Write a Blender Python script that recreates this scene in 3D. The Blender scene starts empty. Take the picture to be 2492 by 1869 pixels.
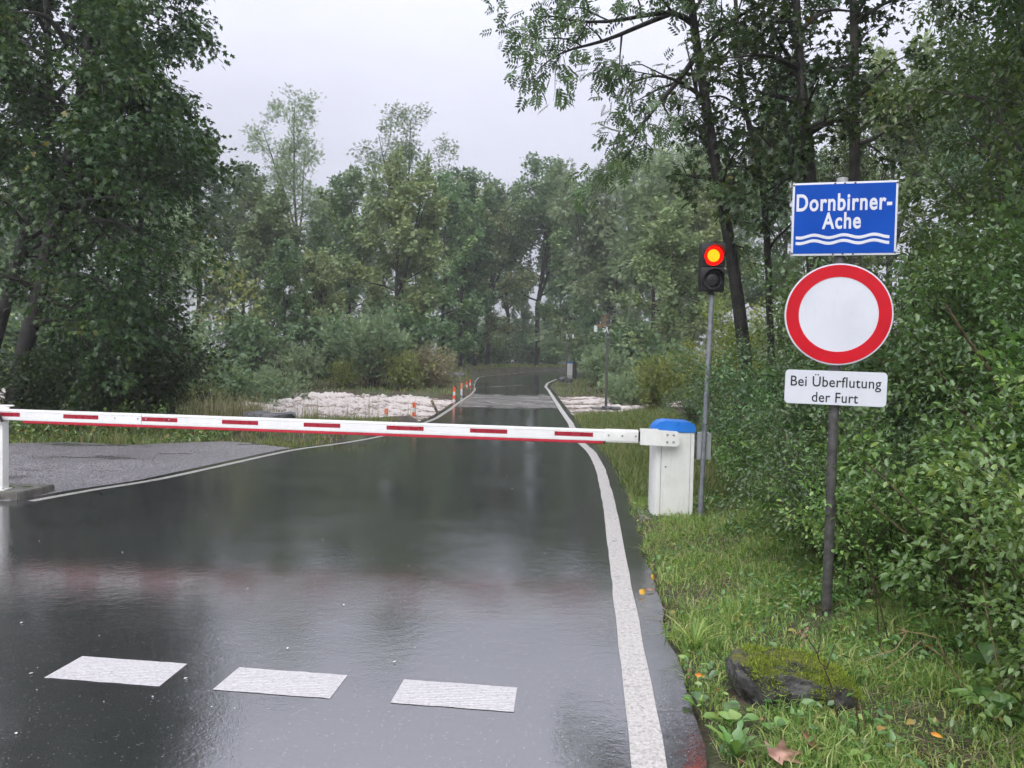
import bpy, bmesh, math, random
import numpy as np
from mathutils import Vector, Matrix, noise as mnoise

scene = bpy.context.scene
COL = scene.collection
R = math.radians

# ------------------------------------------------------------------ camera
FOC, CX, CY = 1872.0, 1246.0, 934.5            # focal length and centre, in photograph pixels
CAM_H, PITCH, ROLL = 1.65, math.atan(64.5 / 1872.0), R(1.2)
_f = Vector((0, math.cos(PITCH), -math.sin(PITCH)))
_u0 = Vector((0, math.sin(PITCH), math.cos(PITCH)))
_r0 = Vector((1, 0, 0))
C_R = _r0 * math.cos(ROLL) + _u0 * math.sin(ROLL)
C_U = _u0 * math.cos(ROLL) - _r0 * math.sin(ROLL)
cam_data = bpy.data.cameras.new('camera')
cam_data.sensor_width = 36.0
cam_data.lens = FOC / 2492.0 * 36.0
cam_data.clip_start = 0.05
cam_data.clip_end = 2000.0
cam = bpy.data.objects.new('camera', cam_data)
COL.objects.link(cam)
cam.matrix_world = Matrix(((C_R.x, C_U.x, -_f.x, 0), (C_R.y, C_U.y, -_f.y, 0),
                           (C_R.z, C_U.z, -_f.z, CAM_H), (0, 0, 0, 1)))
scene.camera = cam

# ------------------------------------------------------------------ sky, sun, exposure
SUN_EL, SUN_AZ = R(46), R(195)
world = bpy.data.worlds.new('World')
scene.world = world
world.use_nodes = True
wt = world.node_tree
wt.nodes.clear()
def wn(t, **k):
    n = wt.nodes.new(t)
    for a, b in k.items(): setattr(n, a, b)
    return n
w_out = wn('ShaderNodeOutputWorld')
w_bg = wn('ShaderNodeBackground')
w_sky = wn('ShaderNodeTexSky', sky_type='NISHITA', sun_disc=False)
w_sky.sun_elevation = SUN_EL
w_sky.sun_rotation = SUN_AZ
w_tc = wn('ShaderNodeTexCoord')
w_sep = wn('ShaderNodeSeparateXYZ')
w_lum = wn('ShaderNodeMapRange')                # closed cloud deck: unseen overhead part made extra bright to light the foliage
w_lum.inputs['From Min'].default_value = 0.0; w_lum.inputs['From Max'].default_value = 1.0
w_lum.inputs['To Min'].default_value = 2.95; w_lum.inputs['To Max'].default_value = 13.5
w_noise = wn('ShaderNodeTexNoise')
w_noise.inputs['Scale'].default_value = 2.2; w_noise.inputs['Detail'].default_value = 4.0
w_nr = wn('ShaderNodeMapRange')
w_nr.inputs['From Min'].default_value = 0.25; w_nr.inputs['From Max'].default_value = 0.75
w_nr.inputs['To Min'].default_value = 0.90; w_nr.inputs['To Max'].default_value = 1.08
w_mul = wn('ShaderNodeMath', operation='MULTIPLY')
w_col = wn('ShaderNodeVectorMath', operation='SCALE')
w_col.inputs[0].default_value = (0.94, 0.95, 1.10)
w_mix = wn('ShaderNodeMix', data_type='RGBA')
w_mix.inputs['Factor'].default_value = 0.93
L = wt.links.new
L(w_tc.outputs['Generated'], w_sep.inputs[0]); L(w_sep.outputs['Z'], w_lum.inputs['Value'])
w_map = wn('ShaderNodeMapping'); w_map.inputs['Scale'].default_value = (1, 1, 3.2)
L(w_tc.outputs['Generated'], w_map.inputs[0]); L(w_map.outputs[0], w_noise.inputs['Vector'])
L(w_noise.outputs['Fac'], w_nr.inputs['Value'])
L(w_lum.outputs[0], w_mul.inputs[0]); L(w_nr.outputs[0], w_mul.inputs[1]); L(w_mul.outputs[0], w_col.inputs['Scale'])
L(w_sky.outputs[0], w_mix.inputs['A']); L(w_col.outputs[0], w_mix.inputs['B'])
L(w_mix.outputs['Result'], w_bg.inputs['Color']); L(w_bg.outputs[0], w_out.inputs['Surface'])
w_bg.inputs['Strength'].default_value = 0.10

sun_d = bpy.data.lights.new('sun', 'SUN')
sun_d.energy = 1.5; sun_d.angle = R(60); sun_d.color = (1.0, 0.98, 0.95)
sun = bpy.data.objects.new('sun', sun_d); COL.objects.link(sun)
_sd = Vector((math.sin(SUN_AZ) * math.cos(SUN_EL), math.cos(SUN_AZ) * math.cos(SUN_EL), math.sin(SUN_EL)))
sun.rotation_euler = (-_sd).to_track_quat('-Z', 'Y').to_euler()

vs = scene.view_settings
vs.view_transform = 'Standard'; vs.look = 'None'; vs.exposure = 0.58; vs.gamma = 1.0
vs.use_curve_mapping = False
cy = scene.cycles
cy.max_bounces = 7; cy.diffuse_bounces = 3; cy.glossy_bounces = 3; cy.transmission_bounces = 5
cy.transparent_max_bounces = 8; cy.volume_bounces = 1
cy.use_denoising = True
try:
    cy.denoiser = 'OPENIMAGEDENOISE'
except Exception: pass
cy.sample_clamp_indirect = 6.0
cy.use_adaptive_sampling = True; cy.adaptive_threshold = 0.04; cy.adaptive_min_samples = 16

# ------------------------------------------------------------------ pixel / ground helpers
def sstep(a, b, v):
    t = np.clip((np.asarray(v, float) - a) / (b - a), 0, 1)
    return t * t * (3 - 2 * t)
def road_z(Y): return 0.5 * sstep(42, 78, Y)
def ray(x, y): return C_R * ((x - CX) / FOC) + C_U * ((CY - y) / FOC) + _f
def at(x, y, Y):
    d = ray(x, y); t = Y / d.y
    return Vector((d.x * t, Y, CAM_H + d.z * t))
def gnd(x, y):
    d = ray(x, y); z = 0.0
    for _ in range(12):
        t = (z - CAM_H) / d.z
        z = float(road_z(d.y * t))
    return Vector((d.x * t, d.y * t, z))

# ------------------------------------------------------------------ materials
def new_mat(name):
    m = bpy.data.materials.new(name); m.use_nodes = True
    nt = m.node_tree; nt.nodes.clear()
    return m, nt
class NT:
    def __init__(s, name):
        s.m, s.t = new_mat(name)
        s.out = s.n('ShaderNodeOutputMaterial')
        s.tc = s.n('ShaderNodeTexCoord')
    def n(s, typ, ins=None, **k):
        nd = s.t.nodes.new(typ)
        for a, b in k.items(): setattr(nd, a, b)
        for a, b in (ins or {}).items():
            if isinstance(b, bpy.types.NodeSocket): s.t.links.new(b, nd.inputs[a])
            else: nd.inputs[a].default_value = b
        return nd
    def link(s, a, b): s.t.links.new(a, b)
    def noise(s, scale, detail=3, rough=0.55, vec=None, dist=0.0):
        return s.n('ShaderNodeTexNoise', {'Scale': scale, 'Detail': detail, 'Roughness': rough, 'Distortion': dist,
                                          'Vector': vec or s.tc.outputs['Object']}).outputs['Fac']
    def voro(s, scale, feature='F1', vec=None):
        return s.n('ShaderNodeTexVoronoi', {'Scale': scale, 'Vector': vec or s.tc.outputs['Object']}, feature=feature)
    def rng(s, v, a, b, c=0.0, d=1.0):
        return s.n('ShaderNodeMapRange', {'Value': v, 'From Min': a, 'From Max': b, 'To Min': c, 'To Max': d}).outputs[0]
    def math(s, op, a, b=0.5):
        return s.n('ShaderNodeMath', {0: a, 1: b}, operation=op).outputs[0]
    def mix(s, f, a, b):
        def c(v): return (*v, 1) if isinstance(v, tuple) and len(v) == 3 else v
        return s.n('ShaderNodeMix', {'Factor': f, 'A': c(a), 'B': c(b)}, data_type='RGBA').outputs['Result']
    def ramp(s, f, stops):
        nd = s.n('ShaderNodeValToRGB', {'Fac': f})
        e = nd.color_ramp.elements
        while len(e) < len(stops): e.new(0.5)
        for el, (p, c) in zip(e, stops): el.position = p; el.color = (*c, 1)
        return nd.outputs['Color']
    def bump(s, h, strength, dist, normal=None):
        ins = {'Height': h, 'Strength': strength, 'Distance': dist}
        if normal is not None: ins['Normal'] = normal
        return s.n('ShaderNodeBump', ins).outputs[0]
    def bsdf(s, color, rough, normal=None, **k):
        ins = {'Base Color': (*color, 1) if isinstance(color, tuple) else color, 'Roughness': rough}
        if normal is not None: ins['Normal'] = normal
        ins.update(k)
        return s.n('ShaderNodeBsdfPrincipled', ins)
    def done(s, sh):
        s.link(sh.outputs[0] if not isinstance(sh, bpy.types.NodeSocket) else sh, s.out.inputs['Surface'])
        return s.m

def plain(name, c1, c2, rough=0.4, nscale=6.0, bump=0.15, bscale=60.0, bdist=0.002, metal=0.0, ior=1.5, spec=.5):
    N = NT(name)
    col = N.mix(N.rng(N.noise(nscale, 5), 0.35, 0.65), c1, c2)
    r = N.rng(N.noise(nscale * 1.7, 3), 0.3, 0.7, rough * 0.75, min(1, rough * 1.3))
    nr = N.bump(N.noise(bscale, 3), bump, bdist)
    return N.done(N.bsdf(col, r, nr, Metallic=metal, IOR=ior, **{'Specular IOR Level': spec}))

M = {}
def leaf_mat(name, stops, rough=0.36, trans=0.27, hue=0.015, val=0.25, spec=0.5):
    N = NT(name)
    at_ = N.n('ShaderNodeAttribute', attribute_name='rnd')
    oi = N.n('ShaderNodeObjectInfo')
    col = N.ramp(at_.outputs['Fac'], stops)
    hs = N.n('ShaderNodeHueSaturation', {'Color': col,
             'Hue': N.rng(oi.outputs['Random'], 0, 1, 0.5 - hue, 0.5 + hue),
             'Value': N.rng(N.math('FRACT', N.math('MULTIPLY', oi.outputs['Random'], 7.31)), 0, 1, 1 - val, 1 + val)})
    p = N.bsdf(hs.outputs[0], rough, **{'Specular IOR Level': spec})
    tcol = N.n('ShaderNodeHueSaturation', {'Color': hs.outputs[0], 'Hue': 0.485, 'Saturation': 1.1, 'Value': 1.35})
    tr = N.n('ShaderNodeBsdfTranslucent', {'Color': tcol.outputs[0]})
    mx = N.n('ShaderNodeMixShader', {0: trans, 1: p.outputs[0], 2: tr.outputs[0]})
    return N.done(mx)

def G3(*a): return a
M['leaf_maple'] = leaf_mat('leaf_maple', [(0, (0.021, 0.048, 0.017)), (.6, (0.039, 0.079, 0.022)), (.93, (0.074, 0.118, 0.029)), (1, (0.216, 0.160, 0.030))])
M['leaf_ash'] = leaf_mat('leaf_ash', [(0, (0.055, 0.104, 0.038)), (.7, (0.102, 0.170, 0.057)), (1, (0.184, 0.239, 0.066))])
M['leaf_hazel'] = leaf_mat('leaf_hazel', [(0, (0.057, 0.108, 0.036)), (.7, (0.106, 0.180, 0.053)), (.96, (0.182, 0.258, 0.071)), (1, (0.358, 0.276, 0.074))], rough=.26, spec=.85)
M['leaf_dogwood'] = leaf_mat('leaf_dogwood', [(0, (0.054, 0.112, 0.045)), (.7, (0.103, 0.187, 0.067)), (.97, (0.191, 0.278, 0.082)), (1, (0.321, 0.198, 0.083))], rough=.26, spec=.85)
M['leaf_yellowgreen'] = leaf_mat('leaf_yellowgreen', [(0, (0.120, 0.191, 0.037)), (.6, (0.224, 0.312, 0.050)), (1, (0.433, 0.416, 0.066))])
M['leaf_bramble'] = leaf_mat('leaf_bramble', [(0, (0.085, 0.180, 0.049)), (.7, (0.171, 0.308, 0.077)), (.97, (0.324, 0.462, 0.108)), (1, (0.478, 0.223, 0.093))], rough=.26, spec=.85)
M['far_green'] = leaf_mat('far_green', [(0, (0.088, 0.163, 0.078)), (.7, (0.163, 0.266, 0.113)), (1, (0.312, 0.384, 0.146))], hue=.02)
M['far_olive'] = leaf_mat('far_olive', [(0, (0.132, 0.179, 0.085)), (.7, (0.224, 0.289, 0.130)), (1, (0.388, 0.415, 0.176))], hue=.02)
M['far_silver'] = leaf_mat('far_silver', [(0, (0.145, 0.216, 0.111)), (.7, (0.254, 0.345, 0.181)), (1, (0.394, 0.488, 0.258))], hue=.012)
M['far_yellow'] = leaf_mat('far_yellow', [(0, (.11, .15, .045)), (.6, (.20, .25, .065)), (1, (.34, .34, .09))], hue=.01)
M['far_brown'] = leaf_mat('far_brown', [(0, (0.143, 0.161, 0.082)), (.6, (0.258, 0.252, 0.125)), (1, (0.432, 0.367, 0.176))], hue=.012)
M['moss'] = leaf_mat('moss', [(0, (0.066, 0.105, 0.017)), (.5, (0.194, 0.266, 0.031)), (1, (0.388, 0.474, 0.064))], rough=.8, trans=.25, val=0.0)
M['grass'] = leaf_mat('grass', [(0, (0.116, 0.210, 0.050)), (.45, (0.221, 0.367, 0.082)), (.72, (0.348, 0.466, 0.121)), (.86, (0.484, 0.488, 0.174)), (1, (0.600, 0.577, 0.272))], rough=.45, trans=.4, val=0.0)
M['grass_lush'] = leaf_mat('grass_lush', [(0, (.085, .13, .034)), (.5, (.15, .21, .055)), (.8, (.24, .26, .09)), (1, (.36, .30, .15))], rough=.45, trans=.4, val=0.0)
M['reed'] = leaf_mat('reed', [(0, (0.143, 0.143, 0.061)), (.5, (0.297, 0.275, 0.143)), (1, (0.506, 0.462, 0.308))], rough=.6, trans=.35, val=0.0)
M['bark'] = plain('bark', (.010, .009, .007), (.030, .025, .020), .65, 5, .8, 28, .02)
M['bark_grey'] = plain('bark_grey', (.05, .046, .04), (.11, .10, .085), .65, 5, .7, 28, .02)
M['twig'] = plain('twig', (.05, .035, .022), (.13, .09, .05), .6, 12, .3, 90, .002)
M['dry_stem'] = plain('dry_stem', (.22, .15, .075), (.38, .28, .15), .6, 20, .3, 90, .001)
M['dead_stem'] = plain('dead_stem', (.035, .022, .015), (.09, .055, .035), .6, 20, .3, 90, .001)
M['white_paint'] = plain('white_paint', (.78, .78, .765), (.84, .84, .83), .28, 3, .05, 40, .001)
def m_dirty_white():
    N = NT('white_dirty')
    c = N.mix(N.rng(N.noise(4, 5), .35, .65), (.73, .73, .69), (.82, .82, .79))
    mp = N.n('ShaderNodeMapping', {'Vector': N.tc.outputs['Object'], 'Scale': (9, 9, 1.2)})
    c = N.mix(N.rng(N.noise(3, 6, .7, mp.outputs[0]), .52, .75, 0, .4), c, (.48, .47, .40))
    c = N.mix(N.rng(N.noise(22, 5, .75), .62, .72, 0, .35), c, (.40, .38, .31))
    return N.done(N.bsdf(c, .32, N.bump(N.noise(50, 3), .08, .001)))
M['white_dirty'] = m_dirty_white()
M['red_stripe'] = plain('red_stripe', (.30, .008, .022), (.36, .010, .028), .3, 8, .05, 200, .0005)
M['red_edge'] = plain('red_edge', (.55, .014, .035), (.65, .020, .045), .42, 8, .05, 80, .001)
M['seam'] = plain('seam', (.10, .10, .10), (.20, .20, .19), .6)
M['black_plastic'] = plain('black_plastic', (.010, .010, .011), (.018, .017, .018), .36, 8, .1, 120, .0006)
M['galv'] = plain('galv', (.17, .18, .20), (.26, .275, .30), .42, 18, .2, 80, .001, metal=.1)
M['galv_dark'] = plain('galv_dark', (.055, .053, .050), (.12, .115, .11), .5, 22, .3, 60, .001, metal=.25)
M['zinc_bolt'] = plain('zinc_bolt', (.30, .30, .31), (.45, .45, .46), .3, 30, .1, 100, .0005, metal=.9)
M['blue_cap'] = plain('blue_cap', (.015, .17, .62), (.022, .21, .70), .35, 4, .05, 60, .001)
M['sign_blue'] = plain('sign_blue', (.001, .060, .38), (.002, .072, .43), .5, 5, .03, 40, .0005, spec=.15)
def m_sign_white():
    N = NT('sign_white')
    c = N.mix(N.rng(N.noise(4, 5), .35, .65), (.63, .65, .70), (.69, .71, .76))
    mp = N.n('ShaderNodeMapping', {'Vector': N.tc.outputs['Object'], 'Scale': (14, 14, 1.5)})
    c = N.mix(N.rng(N.noise(2.5, 6, .7, mp.outputs[0]), .56, .8, 0, .22), c, (.42, .43, .40))
    drops = N.voro(70)
    return N.done(N.bsdf(c, .3, N.bump(N.rng(drops.outputs['Distance'], 0, .3, 1, 0), .25, .0015)))
M['sign_white'] = m_sign_white()
M['sign_letter'] = plain('sign_letter', (.66, .67, .70), (.72, .73, .76), .35, 5, .03, 40, .0005)
M['sign_red'] = plain('sign_red', (.52, .006, .016), (.60, .010, .022), .4, 5, .03, 40, .0005, spec=.2)
M['sign_black'] = plain('sign_black', (.006, .006, .007), (.012, .012, .013), .45)
M['alu_back'] = plain('alu_back', (.32, .32, .32), (.45, .45, .44), .4, 8, .1, 60, .001, metal=.4)
M['box_grey'] = plain('box_grey', (.42, .44, .45), (.52, .54, .55), .4, 5)
M['orange'] = plain('orange', (.72, .075, .012), (.85, .11, .018), .35, 8)
M['faded_orange'] = plain('faded_orange', (.60, .16, .07), (.70, .24, .12), .5, 12)
M['lamp_white'] = plain('lamp_white', (.50, .53, .53), (.62, .65, .65), .3, 8)
M['amber'] = plain('amber', (.22, .13, .05), (.30, .18, .07), .35, 8)
M['wood_grey'] = plain('wood_grey', (.04, .033, .025), (.22, .18, .12), .7, 9, .6, 40, .006)
M['fallen_yellow'] = plain('fallen_yellow', (.55, .27, .02), (.66, .40, .05), .4, 30, .3, 60, .002)
M['fallen_orange'] = plain('fallen_orange', (.60, .20, .02), (.66, .33, .04), .4, 30, .3, 60, .002)
M['fallen_brown'] = plain('fallen_brown', (.16, .075, .04), (.32, .17, .09), .4, 25, .4, 60, .003)
M['fallen_pink'] = plain('fallen_pink', (.30, .15, .11), (.46, .27, .20), .4, 25, .4, 60, .003)
M['splash'] = plain('splash', (.34, .34, .36), (.55, .55, .58), .15, 40, .1, 50, .001, ior=1.33)
M['petal'] = plain('petal', (.55, .55, .50), (.7, .7, .62), .4, 25)

def m_concrete():
    N = NT('wet_concrete')
    c = N.mix(N.rng(N.noise(7, 6), .35, .68), (.075, .072, .064), (.20, .19, .165))
    c = N.mix(N.rng(N.noise(3.1, 4), .55, .7), c, (.085, .09, .05))
    return N.done(N.bsdf(c, N.rng(N.noise(9), .3, .7, .3, .6), N.bump(N.noise(70, 4), .5, .004)))
M['concrete'] = m_concrete()
def m_rock():
    N = NT('wet_rock')
    c = N.mix(N.rng(N.noise(5, 6, .65), .33, .7), (.018, .019, .022), (.15, .15, .155))
    c = N.mix(N.rng(N.noise(2.3, 4), .6, .72), c, (.06, .065, .03))
    return N.done(N.bsdf(c, N.rng(N.noise(8), .3, .7, .18, .5), N.bump(N.noise(26, 6, .65), .9, .02)))
M['rock'] = m_rock()
def m_stone():
    N = NT('mossy_stone')
    g = N.n('ShaderNodeNewGeometry'); sp = N.n('ShaderNodeSeparateXYZ', {0: g.outputs['Normal']})
    c = N.mix(N.rng(N.noise(9, 6, .65), .35, .7), (.010, .009, .008), (.085, .082, .078))
    mo = N.mix(N.rng(N.noise(40, 4), .3, .7), (.04, .045, .008), (.16, .16, .02))
    f = N.rng(N.math('ADD', sp.outputs['Z'], N.rng(N.noise(7, 5), .2, .8, -.55, .55)), .75, .95)
    c = N.mix(f, c, mo)
    return N.done(N.bsdf(c, N.rng(f, 0, 1, .2, .85), N.bump(N.noise(30, 6, .65), .8, .015)))
M['stone'] = m_stone()

def m_asphalt():
    N = NT('wet_asphalt')
    o = N.tc.outputs['Object']
    film = N.rng(N.noise(.42, 5, .6), .34, .54)                  # where the water stands as a film
    c = N.mix(N.rng(N.noise(160, 3, .7), .3, .7), (.018, .018, .019), (.066, .065, .067))
    c = N.mix(N.rng(N.noise(1.1, 5, .6), .35, .7, 0, .55), c, (.026, .026, .027))
    v = N.voro(95)
    hue = N.n('ShaderNodeSeparateColor', {0: v.outputs['Color']})
    speck = N.math('MULTIPLY', N.math('LESS_THAN', v.outputs['Distance'], .30), N.math('GREATER_THAN', hue.outputs[0], .94))
    c = N.mix(N.math('MULTIPLY', speck, .75), c, (.26, .25, .25))
    grain = N.n('ShaderNodeMath', {0: N.noise(210, 2, .6), 1: N.voro(75).outputs['Distance']}, operation='ADD').outputs[0]
    gs = N.rng(film, 0, 1, .42, .085)
    mp = N.n('ShaderNodeMapping', {'Vector': o, 'Scale': (1, 1.25, 1)})
    rip = N.noise(12, 4, .6, mp.outputs[0], .4)
    b0 = N.bump(N.noise(46, 2, .5, mp.outputs[0], .3), .5, .0009)
    b1 = N.bump(rip, .5, .0023, b0)
    b2 = N.n('ShaderNodeBump', {'Height': grain, 'Strength': gs, 'Distance': .0013, 'Normal': b1}).outputs[0]
    b3 = N.bump(N.noise(2.6, 2, .5), .5, .0022, b2)
    r = N.rng(film, 0, 1, .10, .035)
    return N.done(N.bsdf(c, r, b3, IOR=2.35, **{'Specular IOR Level': 1.0}))
M['asphalt'] = m_asphalt()
def m_line(name, c1, c2, wear=.62, lines=False):
    N = NT(name)
    c = N.mix(N.rng(N.noise(60, 4, .7), .35, .65), c1, c2)
    c = N.mix(N.rng(N.noise(7, 6, .7), wear, wear + .1, 0, .8), c, (.10, .10, .10))
    c = N.mix(N.rng(N.noise(38, 5, .75), .52, .62, 0, .55 if wear < .65 else .3), c, (.16, .14, .13))
    c = N.mix(N.math('MULTIPLY', N.rng(N.noise(90, 4, .8), .60, .68), N.rng(N.noise(5, 3), .4, .6)), c, (.06, .06, .06))
    if lines:
        w = N.n('ShaderNodeTexWave', {'Scale': 17.0, 'Distortion': 4.5, 'Detail': 3, 'Detail Scale': 3, 'Vector': N.tc.outputs['Object']}, bands_direction='Y').outputs['Fac']
        nb = N.bump(w, .6, .004)
        c = N.mix(N.rng(w, 0, .35, .45, 0), c, (.30, .30, .31))
    else:
        nb = N.bump(N.noise(150, 3), .5, .003)
    return N.done(N.bsdf(c, N.rng(N.noise(30), .3, .7, .3, .55), nb))
M['tar'] = plain('tar_seam', (.008, .008, .008), (.02, .02, .02), .25, 8, .4, 90, .002)
M['line'] = m_line('worn_line_paint', (.40, .38, .35), (.62, .59, .56), .6)
M['dash'] = m_line('stop_line_paint', (.50, .48, .48), (.64, .62, .61), .70, True)
M['line_old'] = m_line('old_line_paint', (.26, .26, .23), (.42, .41, .37), .57)
def m_gravel():
    N = NT('gravel')
    v = N.voro(34)
    h = N.n('ShaderNodeSeparateColor', {0: v.outputs['Color']}).outputs[0]
    c = N.mix(h, (.10, .095, .10), (.46, .43, .45))
    c = N.mix(N.rng(N.noise(.7, 5), .35, .65), c, (.23, .22, .225))
    c = N.mix(N.rng(v.outputs['Distance'], .25, .75, 0, .6), c, (.05, .045, .045))
    mp = N.n('ShaderNodeMapping', {'Vector': N.tc.outputs['Object'], 'Rotation': (0, 0, R(12)), 'Scale': (.5, 1.3, 1)})
    pud = N.rng(N.noise(.9, 6, .6, mp.outputs[0]), .56, .66)
    c = N.mix(N.math('MULTIPLY', pud, .7), c, (.035, .033, .033))
    nb = N.n('ShaderNodeBump', {'Height': v.outputs['Distance'], 'Strength': N.rng(pud, 0, 1, 1.0, .4), 'Distance': .02, }, invert=True).outputs[0]
    return N.done(N.bsdf(c, N.rng(pud, 0, 1, .42, .2), nb))
M['gravel'] = m_gravel()
M['pebble'] = leaf_mat('pebble', [(0, (0.080, 0.075, 0.078)), (.5, (0.220, 0.210, 0.215)), (.9, (0.360, 0.340, 0.340)), (1, (0.550, 0.530, 0.520))], rough=.35, trans=0.0, val=0.0)
def m_soil():
    N = NT('soil')
    c = N.mix(N.rng(N.noise(3, 6), .35, .65), (.030, .022, .014), (.075, .055, .030))
    c = N.mix(N.rng(N.noise(1.3, 5), .45, .6), c, (.055, .075, .025))
    c = N.mix(N.rng(N.noise(45, 4), .5, .7, 0, .6), c, (.11, .085, .045))
    return N.done(N.bsdf(c, .75, N.bump(N.noise(22, 5, .65), .8, .04)))
M['soil'] = m_soil()
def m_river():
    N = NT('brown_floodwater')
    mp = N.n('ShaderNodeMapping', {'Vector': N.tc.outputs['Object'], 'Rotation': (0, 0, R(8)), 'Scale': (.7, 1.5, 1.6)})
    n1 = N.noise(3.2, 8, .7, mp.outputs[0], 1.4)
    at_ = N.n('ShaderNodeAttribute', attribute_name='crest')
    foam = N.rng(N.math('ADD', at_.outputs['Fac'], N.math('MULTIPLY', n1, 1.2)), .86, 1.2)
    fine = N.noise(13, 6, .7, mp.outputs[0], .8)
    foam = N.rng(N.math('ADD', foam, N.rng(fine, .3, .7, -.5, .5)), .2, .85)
    c = N.mix(foam, (.20, .15, .115), (.61, .555, .51))  # foam on crests; the brown troughs also put wave shade into the colour
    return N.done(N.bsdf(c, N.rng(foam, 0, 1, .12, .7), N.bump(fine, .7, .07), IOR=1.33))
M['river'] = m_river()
def m_ford():
    N = NT('shallow_floodwater')
    mp = N.n('ShaderNodeMapping', {'Vector': N.tc.outputs['Object'], 'Scale': (.32, 1.5, 1)})
    n1 = N.noise(1.5, 6, .6, mp.outputs[0], 1.5)
    foam = N.rng(n1, .50, .80)
    c = N.mix(foam, (.24, .225, .21), (.46, .435, .41))
    mp2 = N.n('ShaderNodeMapping', {'Vector': N.tc.outputs['Object'], 'Scale': (.5, 1.8, 1)})
    nb = N.bump(N.noise(7, 4, .6, mp2.outputs[0]), .5, .012)
    p = N.bsdf(c, N.rng(foam, 0, 1, .2, .5), nb, IOR=1.33)
    ed = N.n('ShaderNodeAttribute', attribute_name='inside').outputs['Fac']      # the film thins out towards its ragged rim
    f = N.rng(N.math('ADD', ed, N.rng(N.noise(2.2, 5, .6, mp2.outputs[0]), .3, .7, -.35, .35)), .05, .7, 0, .85)
    tr = N.n('ShaderNodeBsdfTransparent')
    return N.done(N.n('ShaderNodeMixShader', {0: f, 1: tr.outputs[0], 2: p.outputs[0]}))
M['ford'] = m_ford()
def m_foam():
    N = NT('foam_streak')
    c = N.mix(N.rng(N.noise(9, 5, .7), .35, .65), (.26, .24, .22), (.46, .43, .41))
    return N.done(N.bsdf(c, .6, N.bump(N.noise(20, 4), .5, .02)))
M['foam'] = m_foam()
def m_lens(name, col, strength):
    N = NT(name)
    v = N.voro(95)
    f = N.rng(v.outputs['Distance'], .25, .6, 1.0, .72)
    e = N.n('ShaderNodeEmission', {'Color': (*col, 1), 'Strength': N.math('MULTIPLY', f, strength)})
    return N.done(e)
M['lens_rim_glow'] = m_lens('red_rim_glow', (1.0, .008, .005), 1.4)  # lens edge, made to glow also for red light caught in the visor
M['lens_red'] = m_lens('lit_red_lens', (1.0, .16, .005), 3.7)
M['lens_dark'] = plain('dark_lens', (.016, .014, .015), (.03, .026, .028), .3, 40, .3, 90, .002)

# ------------------------------------------------------------------ object helpers
def thing(name, label, cat, loc=(0, 0, 0), rz=0.0, group=None):
    o = bpy.data.objects.new(name, None)
    COL.objects.link(o)
    o.empty_display_size = 0.2
    o.location = loc; o.rotation_euler = (0, 0, rz)
    tag(o, label, cat, group)
    return o
def tag(o, label=None, cat=None, group=None, kind=None):
    if label: o['label'] = label
    if cat: o['category'] = cat
    if group: o['group'] = group
    if kind: o['kind'] = kind
    return o
def put(name, me, mat, parent=None, loc=None, rot=None, label=None, kind=None):
    o = bpy.data.objects.new(name, me)
    COL.objects.link(o)
    if mat is not None and not me.materials: me.materials.append(M[mat] if isinstance(mat, str) else mat)
    if parent is not None: o.parent = parent
    if loc is not None: o.location = loc
    if rot is not None: o.rotation_euler = rot
    if label: o['label'] = label
    if kind: o['kind'] = kind
    return o
def copy_thing(root, loc, rz, scale, label, group=None):
    r = root.copy(); COL.objects.link(r)
    r.location = loc; r.rotation_euler = (0, 0, rz); r.scale = scale
    r['label'] = label
    if group: r['group'] = group
    for ch in root.children:
        c = ch.copy(); COL.objects.link(c); c.parent = r
        for g in ch.children:
            d = g.copy(); COL.objects.link(d); d.parent = c
    return r

def mesh_np(name, verts, loops, totals, smooth=False, attrs=None):
    me = bpy.data.meshes.new(name)
    nv, nl, npoly = len(verts), len(loops), len(totals)
    me.vertices.add(nv); me.vertices.foreach_set('co', np.asarray(verts, np.float32).ravel())
    me.loops.add(nl); me.loops.foreach_set('vertex_index', np.asarray(loops, np.int32).ravel())
    me.polygons.add(npoly)
    totals = np.asarray(totals, np.int32)
    starts = np.zeros(npoly, np.int32); starts[1:] = np.cumsum(totals)[:-1]
    me.polygons.foreach_set('loop_start', starts)
    me.polygons.foreach_set('loop_total', totals)
    if smooth: me.polygons.foreach_set('use_smooth', np.ones(npoly, bool))
    for k, v in (attrs or {}).items():
        a = me.attributes.new(k, 'FLOAT', 'POINT'); a.data.foreach_set('value', np.asarray(v, np.float32))
    me.update(calc_edges=True)
    return me

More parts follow.
